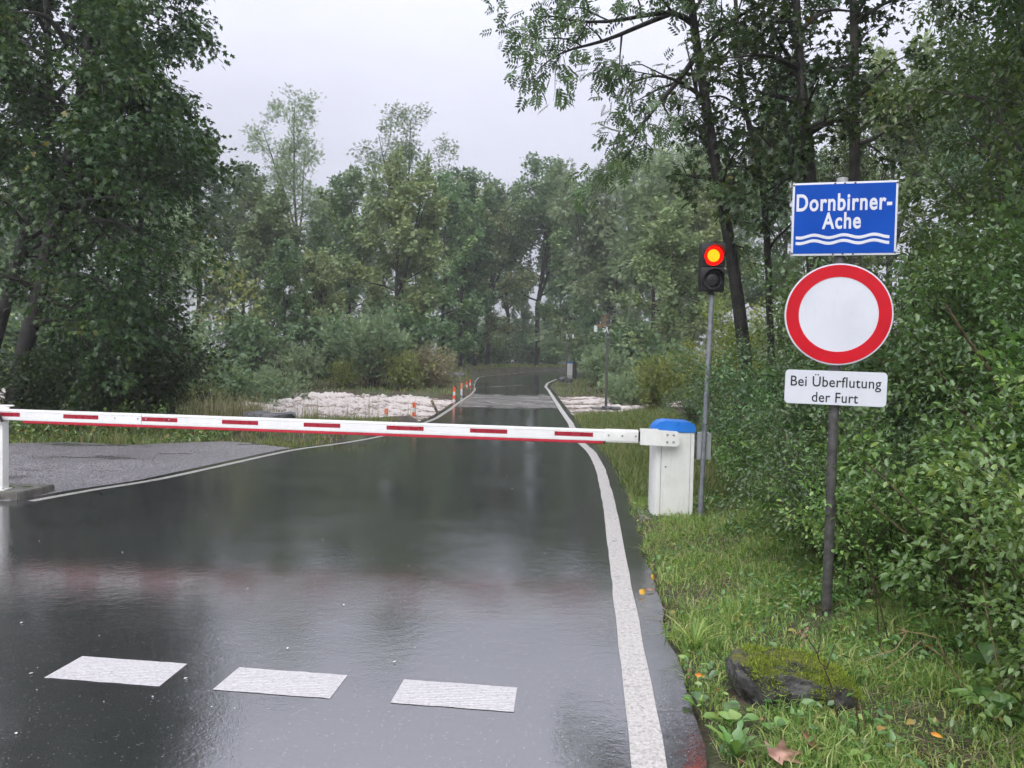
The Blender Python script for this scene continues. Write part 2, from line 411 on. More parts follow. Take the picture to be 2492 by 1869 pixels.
class MB:
    """collects simple solids into one mesh"""
    def __init__(s): s.bm = bmesh.new()
    def box(s, c, size, rot=None, bevel=0.0, seg=2):
        t = bmesh.new()
        bmesh.ops.create_cube(t, size=1.0)
        bmesh.ops.scale(t, vec=size, verts=t.verts)
        if bevel > 0: bmesh.ops.bevel(t, geom=t.edges[:], offset=bevel, segments=seg, profile=.7, affect='EDGES')
        mt = Matrix.Translation(Vector(c))
        if rot is not None: mt = mt @ rot.to_4x4()
        s._add(t, mt); return s
    def _add(s, t, mt):
        t.transform(mt)
        me = bpy.data.meshes.new('tmp'); t.to_mesh(me); t.free()
        s.bm.from_mesh(me); bpy.data.meshes.remove(me)
    def cyl(s, p0, p1, r0, r1=None, n=16, bevel=0.0):
        r1 = r0 if r1 is None else r1
        p0, p1 = Vector(p0), Vector(p1); d = p1 - p0
        t = bmesh.new()
        bmesh.ops.create_cone(t, cap_ends=True, segments=n, radius1=r0, radius2=r1, depth=d.length)
        if bevel > 0:
            e = [e for e in t.edges if abs(e.verts[0].co.z - e.verts[1].co.z) < 1e-6]
            bmesh.ops.bevel(t, geom=e, offset=bevel, segments=2, affect='EDGES')
        s._add(t, Matrix.Translation((p0 + p1) / 2) @ d.to_track_quat('Z', 'Y').to_matrix().to_4x4()); return s
    def dome(s, c, r, squash, n=12, axis=(0, 0, 1)):
        t = bmesh.new()
        bmesh.ops.create_uvsphere(t, u_segments=n, v_segments=6, radius=r)
        bmesh.ops.scale(t, vec=(1, 1, squash), verts=t.verts)
        s._add(t, Matrix.Translation(Vector(c)) @ Vector(axis).to_track_quat('Z', 'Y').to_matrix().to_4x4()); return s
    def prism(s, poly, y0, y1, plane='xz', bevel=0.0):
        """extrude a 2-D outline: plane xz -> along y, xy -> along z, yz -> along x"""
        t = bmesh.new()
        def v(p, h):
            return {'xz': (p[0], h, p[1]), 'xy': (p[0], p[1], h), 'yz': (h, p[0], p[1])}[plane]
        a = [t.verts.new(v(p, y0)) for p in poly]; b = [t.verts.new(v(p, y1)) for p in poly]
        t.faces.new(a); t.faces.new(b[::-1])
        for i in range(len(poly)):
            j = (i + 1) % len(poly); t.faces.new((a[j], a[i], b[i], b[j]))
        bmesh.ops.recalc_face_normals(t, faces=t.faces[:])
        if bevel > 0:
            e = [e for e in t.edges if len(e.link_faces) == 2 and e.calc_face_angle(0) > .5]
            bmesh.ops.bevel(t, geom=e, offset=bevel, segments=2, affect='EDGES')
        s._add(t, Matrix()); return s
    def ring(s, c, r_in, r_out, y0, y1, n=48):
        """flat annulus in the xz plane, thick along y"""
        t = bmesh.new(); vs_ = []
        for k in range(n):
            a = 2 * math.pi * k / n; ca, sa = math.cos(a), math.sin(a)
            vs_.append([t.verts.new((c[0] + r * ca, y, c[2] + r * sa)) for r, y in ((r_in, y0), (r_out, y0), (r_out, y1), (r_in, y1))])
        for k in range(n):
            p, q = vs_[k], vs_[(k + 1) % n]
            for i in range(4):
                j = (i + 1) % 4; t.faces.new((p[i], p[j], q[j], q[i]))
        bmesh.ops.recalc_face_normals(t, faces=t.faces[:])
        s._add(t, Matrix()); return s
    def build(s, name, mat, parent=None, smooth=True, **k):
        me = bpy.data.meshes.new(name)
        s.bm.to_mesh(me); s.bm.free()
        if smooth:
            me.polygons.foreach_set('use_smooth', np.ones(len(me.polygons), bool))
            me.set_sharp_from_angle(angle=R(35))
        return put(name, me, mat, parent, **k)

# ------------------------------------------------------------------ vegetation engine
TEMPL = {}
def _t(name, verts, polys):
    TEMPL[name] = (np.array(verts, float), np.concatenate([np.array(p) for p in polys]), np.array([len(p) for p in polys]))
_t('ovate', [(0, 0, 0), (.30, .27, .07), (.70, .20, .05), (1, 0, -.08), (.70, -.20, .05), (.30, -.27, .07)], [(0, 3, 2, 1), (0, 5, 4, 3)])
_t('rhomb', [(0, 0, 0), (.45, .24, .06), (1, 0, -.06), (.45, -.24, .06)], [(0, 2, 1), (0, 3, 2)])
_t('lance', [(0, 0, 0), (.4, .11, .03), (1, 0, -.08), (.4, -.11, .03)], [(0, 2, 1), (0, 3, 2)])
_t('thread', [(0, 0, 0), (.4, .012, .02), (1, 0, -.03), (.4, -.012, .02)], [(0, 2, 1), (0, 3, 2)])
_t('maple', [(0, 0, 0), (.10, .46, .03), (.30, .21, .06), (.70, .48, .0), (.62, .17, .05), (1, 0, -.10),
             (.62, -.17, .05), (.70, -.48, .0), (.30, -.21, .06), (.10, -.46, .03)], [(0, 5, 4, 3, 2, 1), (0, 9, 8, 7, 6, 5)])
def _spray(n, leaf, step, width, spread):
    v, p = [], []
    for i in range(n):
        s = 1 if i % 2 else -1
        x0 = step * (i // 2 + .5) if i < n - 1 else step * (n // 2)
        ang = s * spread if i < n - 1 else 0
        ca, sa = math.cos(ang), math.sin(ang); k = len(v)
        for (a, b, z) in ((0, 0, 0), (.45, width, .05), (1, 0, -.12), (.45, -width, .05)):
            a *= leaf; b *= leaf
            v.append((x0 + a * ca - b * sa, a * sa + b * ca, z * leaf - .12 * x0 * x0 + .02 * i))
        p += [(k, k + 2, k + 1), (k, k + 3, k + 2)]
    return v, p
_t('spray', *_spray(5, .55, .22, .30, .9))
_t('pinnate', *_spray(9, .36, .155, .20, 1.05))
_t('willow', *_spray(7, .55, .20, .12, .6))

def unit(v): return v / np.maximum(np.linalg.norm(v, axis=-1, keepdims=True), 1e-9)

def leaves_mesh(name, rng, pos, out, size, templ, up=1.0, droop=.35, clump=None):
    """pos (N,3) leaf feet, out (N,3) rough outward direction, one leaf per point"""
    T, lp, tot = TEMPL[templ]
    n = len(pos)
    nrm = unit(np.array([0, 0, up]) + rng.normal(0, .45, (n, 3)))
    ax = out + rng.normal(0, .55, (n, 3)); ax[:, 2] -= droop
    ax = unit(ax)
    nrm = unit(nrm - ax * (nrm * ax).sum(1, keepdims=True))
    bi = np.cross(nrm, ax)
    size = np.asarray(size)[:, None, None]
    V = pos[:, None, :] + size * (T[None, :, 0:1] * ax[:, None, :] + T[None, :, 1:2] * bi[:, None, :] + T[None, :, 2:3] * nrm[:, None, :])
    K = len(T)
    loops = (np.arange(n)[:, None] * K + lp[None, :]).ravel()
    rnd = rng.random(n)
    if clump is not None: rnd = np.clip(.55 * rnd + .45 * clump, 0, 1)
    return mesh_np(name, V.reshape(-1, 3), loops, np.tile(tot, n), attrs={'rnd': np.repeat(rnd, K)})

class Wood:
    def __init__(s): s.v, s.f, s.n = [], [], 0
    def tube(s, pts, r0, r1, k=5, power=1.0):
        pts = np.asarray(pts, float); m = len(pts)
        tan = np.gradient(pts, axis=0); tan = unit(tan)
        ref = np.array([1., 0, 0]) if abs(tan[0, 0]) < .8 else np.array([0, 1., 0])
        a = unit(np.cross(tan, ref)); b = np.cross(tan, a)
        t = np.linspace(0, 1, m) ** power
        rad = (r0 + (r1 - r0) * t)[:, None, None]
        ang = np.arange(k) * 2 * math.pi / k
        V = pts[:, None, :] + rad * (np.cos(ang)[None, :, None] * a[:, None, :] + np.sin(ang)[None, :, None] * b[:, None, :])
        s.v.append(V.reshape(-1, 3))
        i = np.arange(m - 1)[:, None] * k; j = np.arange(k)[None, :]; j2 = (j + 1) % k
        s.f.append((s.n + np.stack([i + j, i + j2, i + k + j2, i + k + j], -1)).reshape(-1, 4))
        s.n += m * k
    def mesh(s, name):
        f = np.concatenate(s.f)
        return mesh_np(name, np.concatenate(s.v), f.ravel(), np.full(len(f), 4), smooth=True)

def wander(rng, p0, d0, L, n, gnarl, trop):
    pts = [np.asarray(p0, float)]; d = unit(np.asarray(d0, float)); st = L / n
    for _ in range(n):
        d = unit(d + rng.normal(0, gnarl, 3) + np.array([0, 0, trop])); pts.append(pts[-1] + d * st)
    return np.array(pts)
def bez(p0, p1, p2, n=8):
    t = np.linspace(0, 1, n)[:, None]; p0, p1, p2 = map(lambda q: np.asarray(q, float), (p0, p1, p2))
    return (1 - t) ** 2 * p0 + 2 * t * (1 - t) * p1 + t * t * p2
def plen(p): return float(np.linalg.norm(np.diff(p, axis=0), axis=1).sum())
def pt_at(p, u):
    x = u * (len(p) - 1); i = min(int(x), len(p) - 2); w = x - i
    return p[i] * (1 - w) + p[i + 1] * w, unit(p[i + 1] - p[i])

def side_shoots(rng, paths, per_m, length, umin, ang, gnarl, trop, seg=4, end=True, rmin=.004):
    """paths: list of (pts, r0, r1) -> children list of the same form"""
    out = []
    for (p, r0, r1) in paths:
        Lp = plen(p); n = max(1, int(round(Lp * (1 - umin) * per_m + rng.uniform(-.4, .4))))
        for k in range(n):
            u = umin + (1 - umin) * (k + rng.random()) / n
            q, t = pt_at(p, min(u, .999))
            perp = unit(np.cross(t, rng.normal(0, 1, 3)))
            a = rng.uniform(*ang)
            d = t * math.cos(a) + perp * math.sin(a)
            Lc = length(u, Lp) if callable(length) else rng.uniform(*length)
            r = max(rmin, (r0 + (r1 - r0) * u) * .55)
            out.append((wander(rng, q, d, Lc, seg, gnarl, trop), r, rmin * .6))
        if end: out.append((wander(rng, p[-1], p[-1] - p[-2], .35 * (length(1., Lp) if callable(length) else sum(length) / 2), 3, gnarl, trop), max(rmin, r1), rmin * .6))
    return out

def leaf_points(rng, twigs, per_m, spread, size, umin=.12):
    P, O, S, Cl = [], [], [], []
    for (p, r0, r1) in twigs:
        n = max(2, int(plen(p) * per_m))
        u = rng.uniform(umin, 1, n) * (len(p) - 1)
        i = np.minimum(u.astype(int), len(p) - 2); w = (u - i)[:, None]
        q = p[i] * (1 - w) + p[i + 1] * w
        tan = unit(p[i + 1] - p[i])
        off = rng.normal(0, spread, (n, 3))
        P.append(q + off); O.append(unit(off + 1e-6) * .8 + tan * .6)
        S.append(rng.uniform(size[0], size[1], n)); Cl.append(np.full(n, rng.random()))
    return np.concatenate(P), np.concatenate(O), np.concatenate(S), np.concatenate(Cl)

def plant_mesh(seed, mains, l1, l2, leaf, k0=8, tube_twigs=True):
    """mains: [(pts, r0, r1)]; l1/l2: side_shoots keyword dicts or None; leaf: dict(per_m, spread, size, templ, ...)"""
    rng = np.random.default_rng(seed)
    w = Wood()
    for (p, r0, r1) in mains: w.tube(p, r0, r1, k0, .8)
    a = mains
    if l1:
        a = side_shoots(rng, mains, **l1)
        for (p, r0, r1) in a: w.tube(p, r0, r1, 5)
    b = a
    if l2:
        b = side_shoots(rng, a, **l2)
        if tube_twigs:
            for (p, r0, r1) in b: w.tube(p, r0, r1, 3)
    P, O, S, Cl = leaf_points(rng, b, leaf['per_m'], leaf['spread'], leaf['size'], leaf.get('umin', .12))
    if 'keep' in leaf:
        m = leaf['keep'](P); P, O, S, Cl = P[m], O[m], S[m], Cl[m]
    lm = leaves_mesh('crown', rng, P, O, S, leaf['templ'], leaf.get('up', 1.0), leaf.get('droop', .35), Cl)
    return w.mesh('trunk'), lm

def plant(name, label, cat, loc, meshes, bark, leafm, group=None, rz=0.0, scale=(1, 1, 1), wood='trunk'):
    t = thing(name, label, cat, loc, rz, group); t.scale = scale
    put(wood, meshes[0], bark, t)
    put('crown' if wood == 'trunk' else 'foliage', meshes[1], leafm, t, kind='stuff')
    return t

def auto_tree(seed, height, r, cb, crown_r, leaf, fork=0, lean=(0, 0), limbs=1.2, l2=None, wob=.05, top_sharp=1.0):
    """single or forked trunk, limbs from height fraction cb up; crown_r(u) gives limb length with u 0..1 inside the crown"""
    rng = np.random.default_rng(seed + 1000)
    n = 11
    t = np.linspace(0, 1, n)[:, None]
    base = np.hstack([lean[0] * t ** 1.5, lean[1] * t ** 1.5, height * t])
    wv = np.cumsum(rng.normal(0, wob, (n, 3)), 0); wv[:, 2] = 0; wv -= wv[0]
    trunk = base + wv * height / 12
    mains = [(trunk, r, .025)]
    for k in range(fork):
        u = rng.uniform(.25, .5); q, tg = pt_at(trunk, u)
        az = rng.uniform(0, 6.28) + k * 2.4
        d = np.array([math.cos(az) * .5, math.sin(az) * .5, 1.0])
        mains.append((wander(rng, q, d, height * (1 - u) * rng.uniform(.75, .98), 8, .09, .12), r * .55, .02))
    l1 = []
    for mi, (p, r0, r1) in enumerate(mains):
        u0 = cb if mi == 0 else .25
        nl = max(4, int(plen(p) * (1 - u0) * limbs * (1 if mi == 0 else .7)))
        for k in range(nl):
            u = u0 + (1 - u0) * (k + rng.random()) / nl
            q, tg = pt_at(p, min(u, .995))
            az = k * 2.4 + rng.uniform(-.6, .6)
            v = (q[2] / height - cb) / (1 - cb)
            Lc = crown_r(max(0, min(1, v))) * rng.uniform(.6, 1.1) * (1 if mi == 0 else .75)
            el = math.radians(15 + 45 * v + rng.uniform(-12, 12))
            d = np.array([math.cos(az) * math.cos(el), math.sin(az) * math.cos(el), math.sin(el)])
            l1.append((wander(rng, q, d, max(.5, Lc), 5, .13, .05), max(.012, (r0 + (r1 - r0) * u) * .5), .008))
    w = Wood()
    for (p, a, b) in mains: w.tube(p, a, b, 8, .8)
    for (p, a, b) in l1: w.tube(p, a, b, 5)
    l2 = l2 or dict(per_m=1.9, length=(.7, 1.7), umin=.22, ang=(.5, 1.2), gnarl=.16, trop=.0, seg=3)
    b2 = side_shoots(rng, l1, **l2)
    for (p, a, b) in b2: w.tube(p, min(a, .02), b, 3)
    P, O, S, Cl = leaf_points(rng, b2, leaf['per_m'], leaf['spread'], leaf['size'])
    lm = leaves_mesh('crown', rng, P, O, S, leaf['templ'], leaf.get('up', .8), leaf.get('droop', .3), Cl)
    return w.mesh('trunk'), lm

def auto_shrub(seed, height, spread, stems, leaf, l2=None, tilt=.7, gnarl=.12, trop=-.02):
    rng = np.random.default_rng(seed + 5000)
    mains = []
    for k in range(stems):
        az = k * 2.4 + rng.uniform(-.5, .5); ti = rng.uniform(.05, tilt)
        L_ = height * rng.uniform(.75, 1.15)
        p0 = np.array([rng.normal(0, spread * .16), rng.normal(0, spread * .16), -.05])
        d = np.array([math.cos(az) * math.sin(ti) * spread / height * 1.3, math.sin(az) * math.sin(ti) * spread / height * 1.3, math.cos(ti)])
        mains.append((wander(rng, p0, d, L_, 7, gnarl, trop), .006 + .010 * height / 2, .003))
    l2 = l2 or dict(per_m=5.0, length=(.25, .7), umin=.12, ang=(.5, 1.3), gnarl=.16, trop=-.02, seg=3, rmin=.0025)
    w = Wood()
    for (p, a, b) in mains: w.tube(p, a, b, 5)
    b2 = side_shoots(rng, mains, **l2)
    for (p, a, b) in b2: w.tube(p, a, b, 3)
    P, O, S, Cl = leaf_points(rng, b2, leaf['per_m'], leaf['spread'], leaf['size'])
    keep = P[:, 2] > .03
    P, O, S, Cl = P[keep], O[keep], S[keep], Cl[keep]
    lm = leaves_mesh('foliage', rng, P, O, S, leaf['templ'], leaf.get('up', 1.0), leaf.get('droop', .25), Cl)
    return w.mesh('stems'), lm

def blades_mesh(name, rng, pos, h, wdt, lean=.5, curl=.6):
    """bent grass blades: one quad and one tip triangle each"""
    n = len(pos)
    az = rng.uniform(0, 2 * math.pi, n); d = np.stack([np.cos(az), np.sin(az), np.zeros(n)], 1)
    side = np.stack([-np.sin(az), np.cos(az), np.zeros(n)], 1)
    tw = rng.uniform(-1.2, 1.2, n)[:, None]; side = side * np.cos(tw) + d * np.sin(tw)
    ln = np.abs(rng.normal(0, lean, n))[:, None]; h = np.asarray(h)[:, None]; wd = np.asarray(wdt)[:, None]
    up = np.array([0, 0, 1.0])
    m = unit(up + d * ln * .5) * h * .55
    t = m + unit(up * max(.05, 1 - curl) + d * (ln * 1.3 + .1)) * h * .5
    V = np.stack([pos - side * wd, pos + side * wd, pos + m + side * wd * .75, pos + m - side * wd * .75, pos + t], 1)
    loops = (np.arange(n)[:, None] * 5 + np.array([0, 1, 2, 3, 3, 2, 4])[None, :]).ravel()
    return mesh_np(name, V.reshape(-1, 3), loops, np.tile(np.array([4, 3]), n), attrs={'rnd': np.repeat(rng.random(n), 5)})

def rock_mesh(seed, size, rough=.35, sub=3, round_=False):
    bm = bmesh.new()
    bmesh.ops.create_icosphere(bm, subdivisions=sub, radius=.5)
    off = Vector((seed * 3.7, seed * 1.3, seed * 7.1))
    for v in bm.verts:
        p = v.co.normalized()
        q = Vector([math.copysign(abs(c * 2) ** .62 * .42, c) for c in v.co]) if round_ else Vector((max(-.37, min(.37, v.co.x)), max(-.37, min(.37, v.co.y)), max(-.36, min(.36, v.co.z))))   # blocky
        k = 1 + rough * (mnoise.noise(p * 1.6 + off) + .5 * mnoise.noise(p * 3.7 + off) + .25 * mnoise.noise(p * 9 + off))
        v.co = Vector((q.x * k * size[0] * 1.3, q.y * k * size[1] * 1.3, q.z * k * size[2] * 1.3))
    me = bpy.data.meshes.new('rock'); bm.to_mesh(me); bm.free()
    me.polygons.foreach_set('use_smooth', np.ones(len(me.polygons), bool))
    if not round_: me.set_sharp_from_angle(angle=R(38))
    return me

# ------------------------------------------------------------------ road geometry (edge lines found on the ground)
_rp = [(1580, 1869), (1534, 1555), (1492, 1290), (1481, 1219), (1461, 1140), (1440, 1100), (1404, 1069), (1389, 1031),
       (1367, 1000), (1348, 970), (1335, 950), (1327.5, 941), (1333, 932), (1354, 923)]
_lp = [(75, 1220), (225, 1192), (375, 1170), (563, 1128), (713, 1094.6), (830, 1079.6), (905, 1066.5), (961, 1055), (1010, 1038),
       (1060, 1019), (1094, 997), (1112, 983), (1148.5, 958.5), (1155.7, 948.6), (1153, 939.5), (1155.7, 928.7),
       (1164.7, 918), (1184.6, 911.5), (1220.8, 908), (1293, 904), (1374.5, 902.5)]
RL = [gnd(*p) for p in _rp]; LL = [gnd(*p) for p in _lp]
d0 = (RL[0] - RL[1]).normalized()
RL = [RL[0] + d0 * 4.0] + RL + [Vector((RL[-1].x + 9, RL[-1].y + 2.5, 0)), Vector((45, RL[-1].y + 5, 0))]
LL = LL + [Vector((45, LL[-1].y + 2.5, 0))]
rl_y = np.array([p.y for p in RL]); rl_x = np.array([p.x for p in RL])
ll_y = np.array([p.y for p in LL]); ll_x = np.array([p.x for p in LL])
LSTART = LL[0].y
def line_r(Y): return np.interp(Y, rl_y, rl_x)
def line_l(Y): return np.interp(Y, ll_y, ll_x)
def edge_r(Y): return line_r(Y) + .24 + .03 * np.sin(np.asarray(Y) * 5.1) * np.sin(np.asarray(Y) * 1.7)
def edge_l(Y):
    Y = np.asarray(Y, float)
    return np.where(Y < LSTART - .02, -22.0, line_l(Y) - .22)

# river banks as functions of X
_bx = np.array([-60, -14, -8.5, -6.4, -3.2, -2.0, 2.1, 4.5, 60])
_bn = np.array([20, 18.6, 17.2, 15.7, 18.2, 20.2, 22.6, 23.6, 24])
_bf = np.array([30, 30.5, 31, 31, 30.5, 29, 33.5, 34, 36])
def bank_near(X): return np.interp(X, _bx, _bn)
def bank_far(X): return np.interp(X, _bx, _bf)

def vnoise(x, y, s):
    return np.array([mnoise.noise(Vector((a * s, b * s, 3.3))) for a, b in zip(np.ravel(x), np.ravel(y))]).reshape(np.shape(x))

def ground_z(X, Y):
    X = np.asarray(X, float); Y = np.asarray(Y, float)
    rz = road_z(Y)
    dr = X - edge_r(Y); dl = edge_l(Y) - X
    zr = rz - .012 + .030 * sstep(0, .5, dr) + .22 * sstep(.9, 3.2, dr) + 1.3 * sstep(3, 14, dr)
    # left of the road: gravel lay-by to about 13.6 m, a low bank, the river, the far bank
    zl = rz - .03 + .20 * sstep(14.1, 15.2, Y) + .35 * sstep(31, 38, Y) * (1 - .8 * sstep(60, 80, Y)) + 1.0 * sstep(14, 40, dl) * sstep(31, 45, Y) * (1 - sstep(60, 80, Y))
    z = np.where(dr > 0, zr, np.where(dl > 0, zl, rz - .08))
    inside = np.minimum(Y - bank_near(X), bank_far(X) - Y)
    off = np.maximum(dr, dl)
    ch = -.85 * sstep(-.15, .9, inside) * sstep(-.40, -.12, off)
    return np.where(ch < -.001, np.minimum(z, z * (1 + ch) + ch), z)

# ------------------------------------------------------------------ ground, one sheet
def axis(near, far, step0, growth):
    v = [0.0]; s = step0
    while v[-1] < far:
        if v[-1] > near: s *= growth
        v.append(v[-1] + s)
    return np.array(v)
gx = np.concatenate([-axis(9, 140, .28, 1.13)[::-1], axis(9, 140, .28, 1.13)[1:]])
gy = np.concatenate([-axis(1, 15, .8, 1.3)[::-1], axis(40, 165, .28, 1.07)[1:]])
XX, YY = np.meshgrid(gx, gy)
ZZ = ground_z(XX, YY)
offroad = (XX > edge_r(YY) + .15) | (XX < edge_l(YY) - .15)
ZZ = ZZ + np.where(offroad & (np.abs(XX) < 30) & (YY < 70), vnoise(XX, YY, 1.7) * .035, 0)
def grid_mesh(name, X, Y, Z, attrs=None, keep=None):
    ny, nx = X.shape
    idx = np.arange(ny * nx).reshape(ny, nx)
    f = np.stack([idx[:-1, :-1], idx[:-1, 1:], idx[1:, 1:], idx[1:, :-1]], -1).reshape(-1, 4)
    if keep is not None: f = f[keep.reshape(-1)]
    return mesh_np(name, np.stack([X, Y, Z], -1).reshape(-1, 3), f.ravel(), np.full(len(f), 4), smooth=True, attrs=attrs)
tag(put('ground', grid_mesh('ground', XX, YY, ZZ), 'soil'), kind='structure')

# ------------------------------------------------------------------ road and its markings
ys = np.unique(np.concatenate([np.arange(-6, LSTART - .03, .25), [LSTART - .025, LSTART - .015], np.arange(LSTART, 40, .2), np.arange(40, LL[-1].y + .01, .5)]))
rows_l = edge_l(ys); rows_r = np.where(ys > RL[-2].y, 45.0, edge_r(ys))
rows_r = np.maximum(rows_r, rows_l + .05)
tt = np.linspace(0, 1, 7)[None, :]
RX = rows_l[:, None] * (1 - tt) + rows_r[:, None] * tt
RY = np.repeat(ys[:, None], 7, 1)
road = tag(put('road', grid_mesh('road', RX, RY, road_z(RY)), 'asphalt'), kind='structure')

def ribbon(name, pts, w, mat, z, parent=None, w_end=None):
    P = np.array([(p[0], p[1]) for p in pts])
    seg = np.linalg.norm(np.diff(P, axis=0), axis=1); s = np.concatenate([[0], np.cumsum(seg)])
    n = max(2, int(s[-1] / .25)); q = np.linspace(0, s[-1], n)
    X = np.interp(q, s, P[:, 0]); Y = np.interp(q, s, P[:, 1])
    for _ in range(3):
        X[1:-1] = (X[:-2] + 2 * X[1:-1] + X[2:]) / 4; Y[1:-1] = (Y[:-2] + 2 * Y[1:-1] + Y[2:]) / 4
    tx, ty = np.gradient(X), np.gradient(Y); l = np.hypot(tx, ty); nx, ny = -ty / l, tx / l
    rg = np.random.default_rng(5); 
    wl = w / 2 * (1 + rg.normal(0, .05, n)); wr = w / 2 * (1 + rg.normal(0, .05, n))
    V = np.stack([np.stack([X + nx * wl, Y + ny * wl, road_z(Y + ny * wl) + z], 1), np.stack([X - nx * wr, Y - ny * wr, road_z(Y - ny * wr) + z], 1)], 1).reshape(-1, 3)
    i = np.arange(n - 1) * 2
    f = np.stack([i, i + 1, i + 3, i + 2], 1)
    return put(name, mesh_np(name, V, f.ravel(), np.full(len(f), 4)), mat, parent)
ribbon('edge_line', RL[:-2], .145, 'line', .003, road)
ribbon('edge_line', LL, .11, 'line_old', .003, road)
DASH = [[(200, 1598), (455, 1616), (386, 1671.5), (107, 1650)], [(583, 1625), (846.6, 1644), (802.7, 1700.8), (517, 1679.4)],
        [(982, 1654), (1259.5, 1674), (1250.5, 1733.8), (949.7, 1711)]]
for q in DASH:
    g = [gnd(*p) for p in q]
    me = bpy.data.meshes.new('stop_line_dash')
    n = 12; V = []; Fc = []
    rg = random.Random(int(g[0].x * 100))
    for a in range(n + 1):
        t = a / n
        j = lambda: rg.uniform(-.0025, .0025)
        p0 = g[0].lerp(g[1], t); p1 = g[3].lerp(g[2], t)
        V += [(p0.x + j(), p0.y + j(), .0026), (p1.x + j(), p1.y + j(), .0026)]
    for a in range(n): Fc.append((a * 2, a * 2 + 1, a * 2 + 3, a * 2 + 2))
    me.from_pydata(V, [], Fc); me.update()
    put('stop_line_dash', me, 'dash', road)

# ------------------------------------------------------------------ gravel lay-by
gy2 = np.arange(LSTART - .3, 14.6, .2)
far_edge = lambda X: 13.5 + .35 * np.sin(X * .9) + .25 * np.sin(X * 2.3 + 1)
gxx = np.arange(-22, 0, .25)
GX, GY = np.meshgrid(gxx, gy2)
GZ = .004 + vnoise(GX, GY, .8) * .012 - .004
ok = (GX < edge_l(np.maximum(GY, LSTART)) + .02) & (GY < far_edge(GX))
GX2 = np.minimum(GX, edge_l(np.maximum(GY, LSTART)) + .004)
GY2 = np.minimum(GY, far_edge(GX))
okf = ok[:-1, :-1] | ok[:-1, 1:] | ok[1:, 1:] | ok[1:, :-1]
GZ = np.where(GX2 > edge_l(np.maximum(GY, LSTART)) - .12, -.006, GZ)
layby = tag(put('gravel_path', grid_mesh('gravel_path', GX2, GY2, GZ, keep=okf), 'gravel'), kind='structure')
rng = np.random.default_rng(11)
n = 16000
px_ = rng.uniform(-10, -1, n); py_ = LSTART + (rng.random(n) ** 1.4) * 6
m = (px_ < edge_l(py_) - .02) & (py_ < far_edge(px_)); px_, py_ = px_[m], py_[m]
P = np.stack([px_, py_, np.full(len(px_), .004)], 1)
T = np.array([(1, 0, 0), (-.4, .8, 0), (-.6, -.7, 0), (0, 0, .7)]) * .5
sz = rng.uniform(.006, .022, len(P)) * rng.uniform(.6, 1.4, len(P)); a = rng.uniform(0, 6.28, len(P))
ca, sa = np.cos(a)[:, None], np.sin(a)[:, None]
V = P[:, None, :] + sz[:, None, None] * np.stack([T[None, :, 0] * ca - T[None, :, 1] * sa, T[None, :, 0] * sa + T[None, :, 1] * ca, np.repeat(T[None, :, 2], len(P), 0)], -1)
lp = (np.arange(len(P))[:, None] * 4 + np.array([0, 1, 3, 1, 2, 3, 2, 0, 3])[None, :]).ravel()
put('gravel_stones', mesh_np('gravel_stones', V.reshape(-1, 3), lp, np.full(len(P) * 3, 3), attrs={'rnd': np.repeat(rng.random(len(P)) ** 1.5, 4)}), 'pebble', layby, kind='stuff')

# ------------------------------------------------------------------ river in flood, on both sides of the road
def river_patch(name, x0, x1, side, amp, zbase):
    xs = np.unique(np.round(np.concatenate([np.arange(x0, x1, .35), np.arange(max(x0, -11), min(x1, 9), .10)]), 3))
    yy = np.arange(14.5, 36.5, .13)
    X, Y = np.meshgrid(xs, yy)
    e = edge_l(Y) + .03 if side < 0 else edge_r(Y) - .03
    ok = (X < e if side < 0 else X > e) & (Y > bank_near(X) - .5) & (Y < bank_far(X) + .5)
    X2 = np.minimum(X, e) if side < 0 else np.maximum(X, e)
    def nz(sx, sy, oz):
        return np.array([mnoise.noise(Vector((a * sx, b * sy, oz))) for a, b in zip(X.ravel(), Y.ravel())]).reshape(X.shape)
    h = .7 * nz(.5, .8, 1.1) + .55 * (1 - 3 * np.abs(nz(1.0, 1.9, 7.7))) + .55 * (1 - 3 * np.abs(nz(2.4, 3.8, 4.2))) + .40 * (1 - 3 * np.abs(nz(4.6, 6.4, 2.2)))
    near_road = np.abs(X - e)
    Z = zbase + amp * h * (.35 + .65 * sstep(0, 2.0, near_road))
    okf = ok[:-1, :-1] | ok[:-1, 1:] | ok[1:, 1:] | ok[1:, :-1]
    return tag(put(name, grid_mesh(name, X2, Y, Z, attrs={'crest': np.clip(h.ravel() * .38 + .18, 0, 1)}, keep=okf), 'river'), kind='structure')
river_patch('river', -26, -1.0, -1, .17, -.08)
river_patch('river', 1.4, 20, 1, .09, -.05)

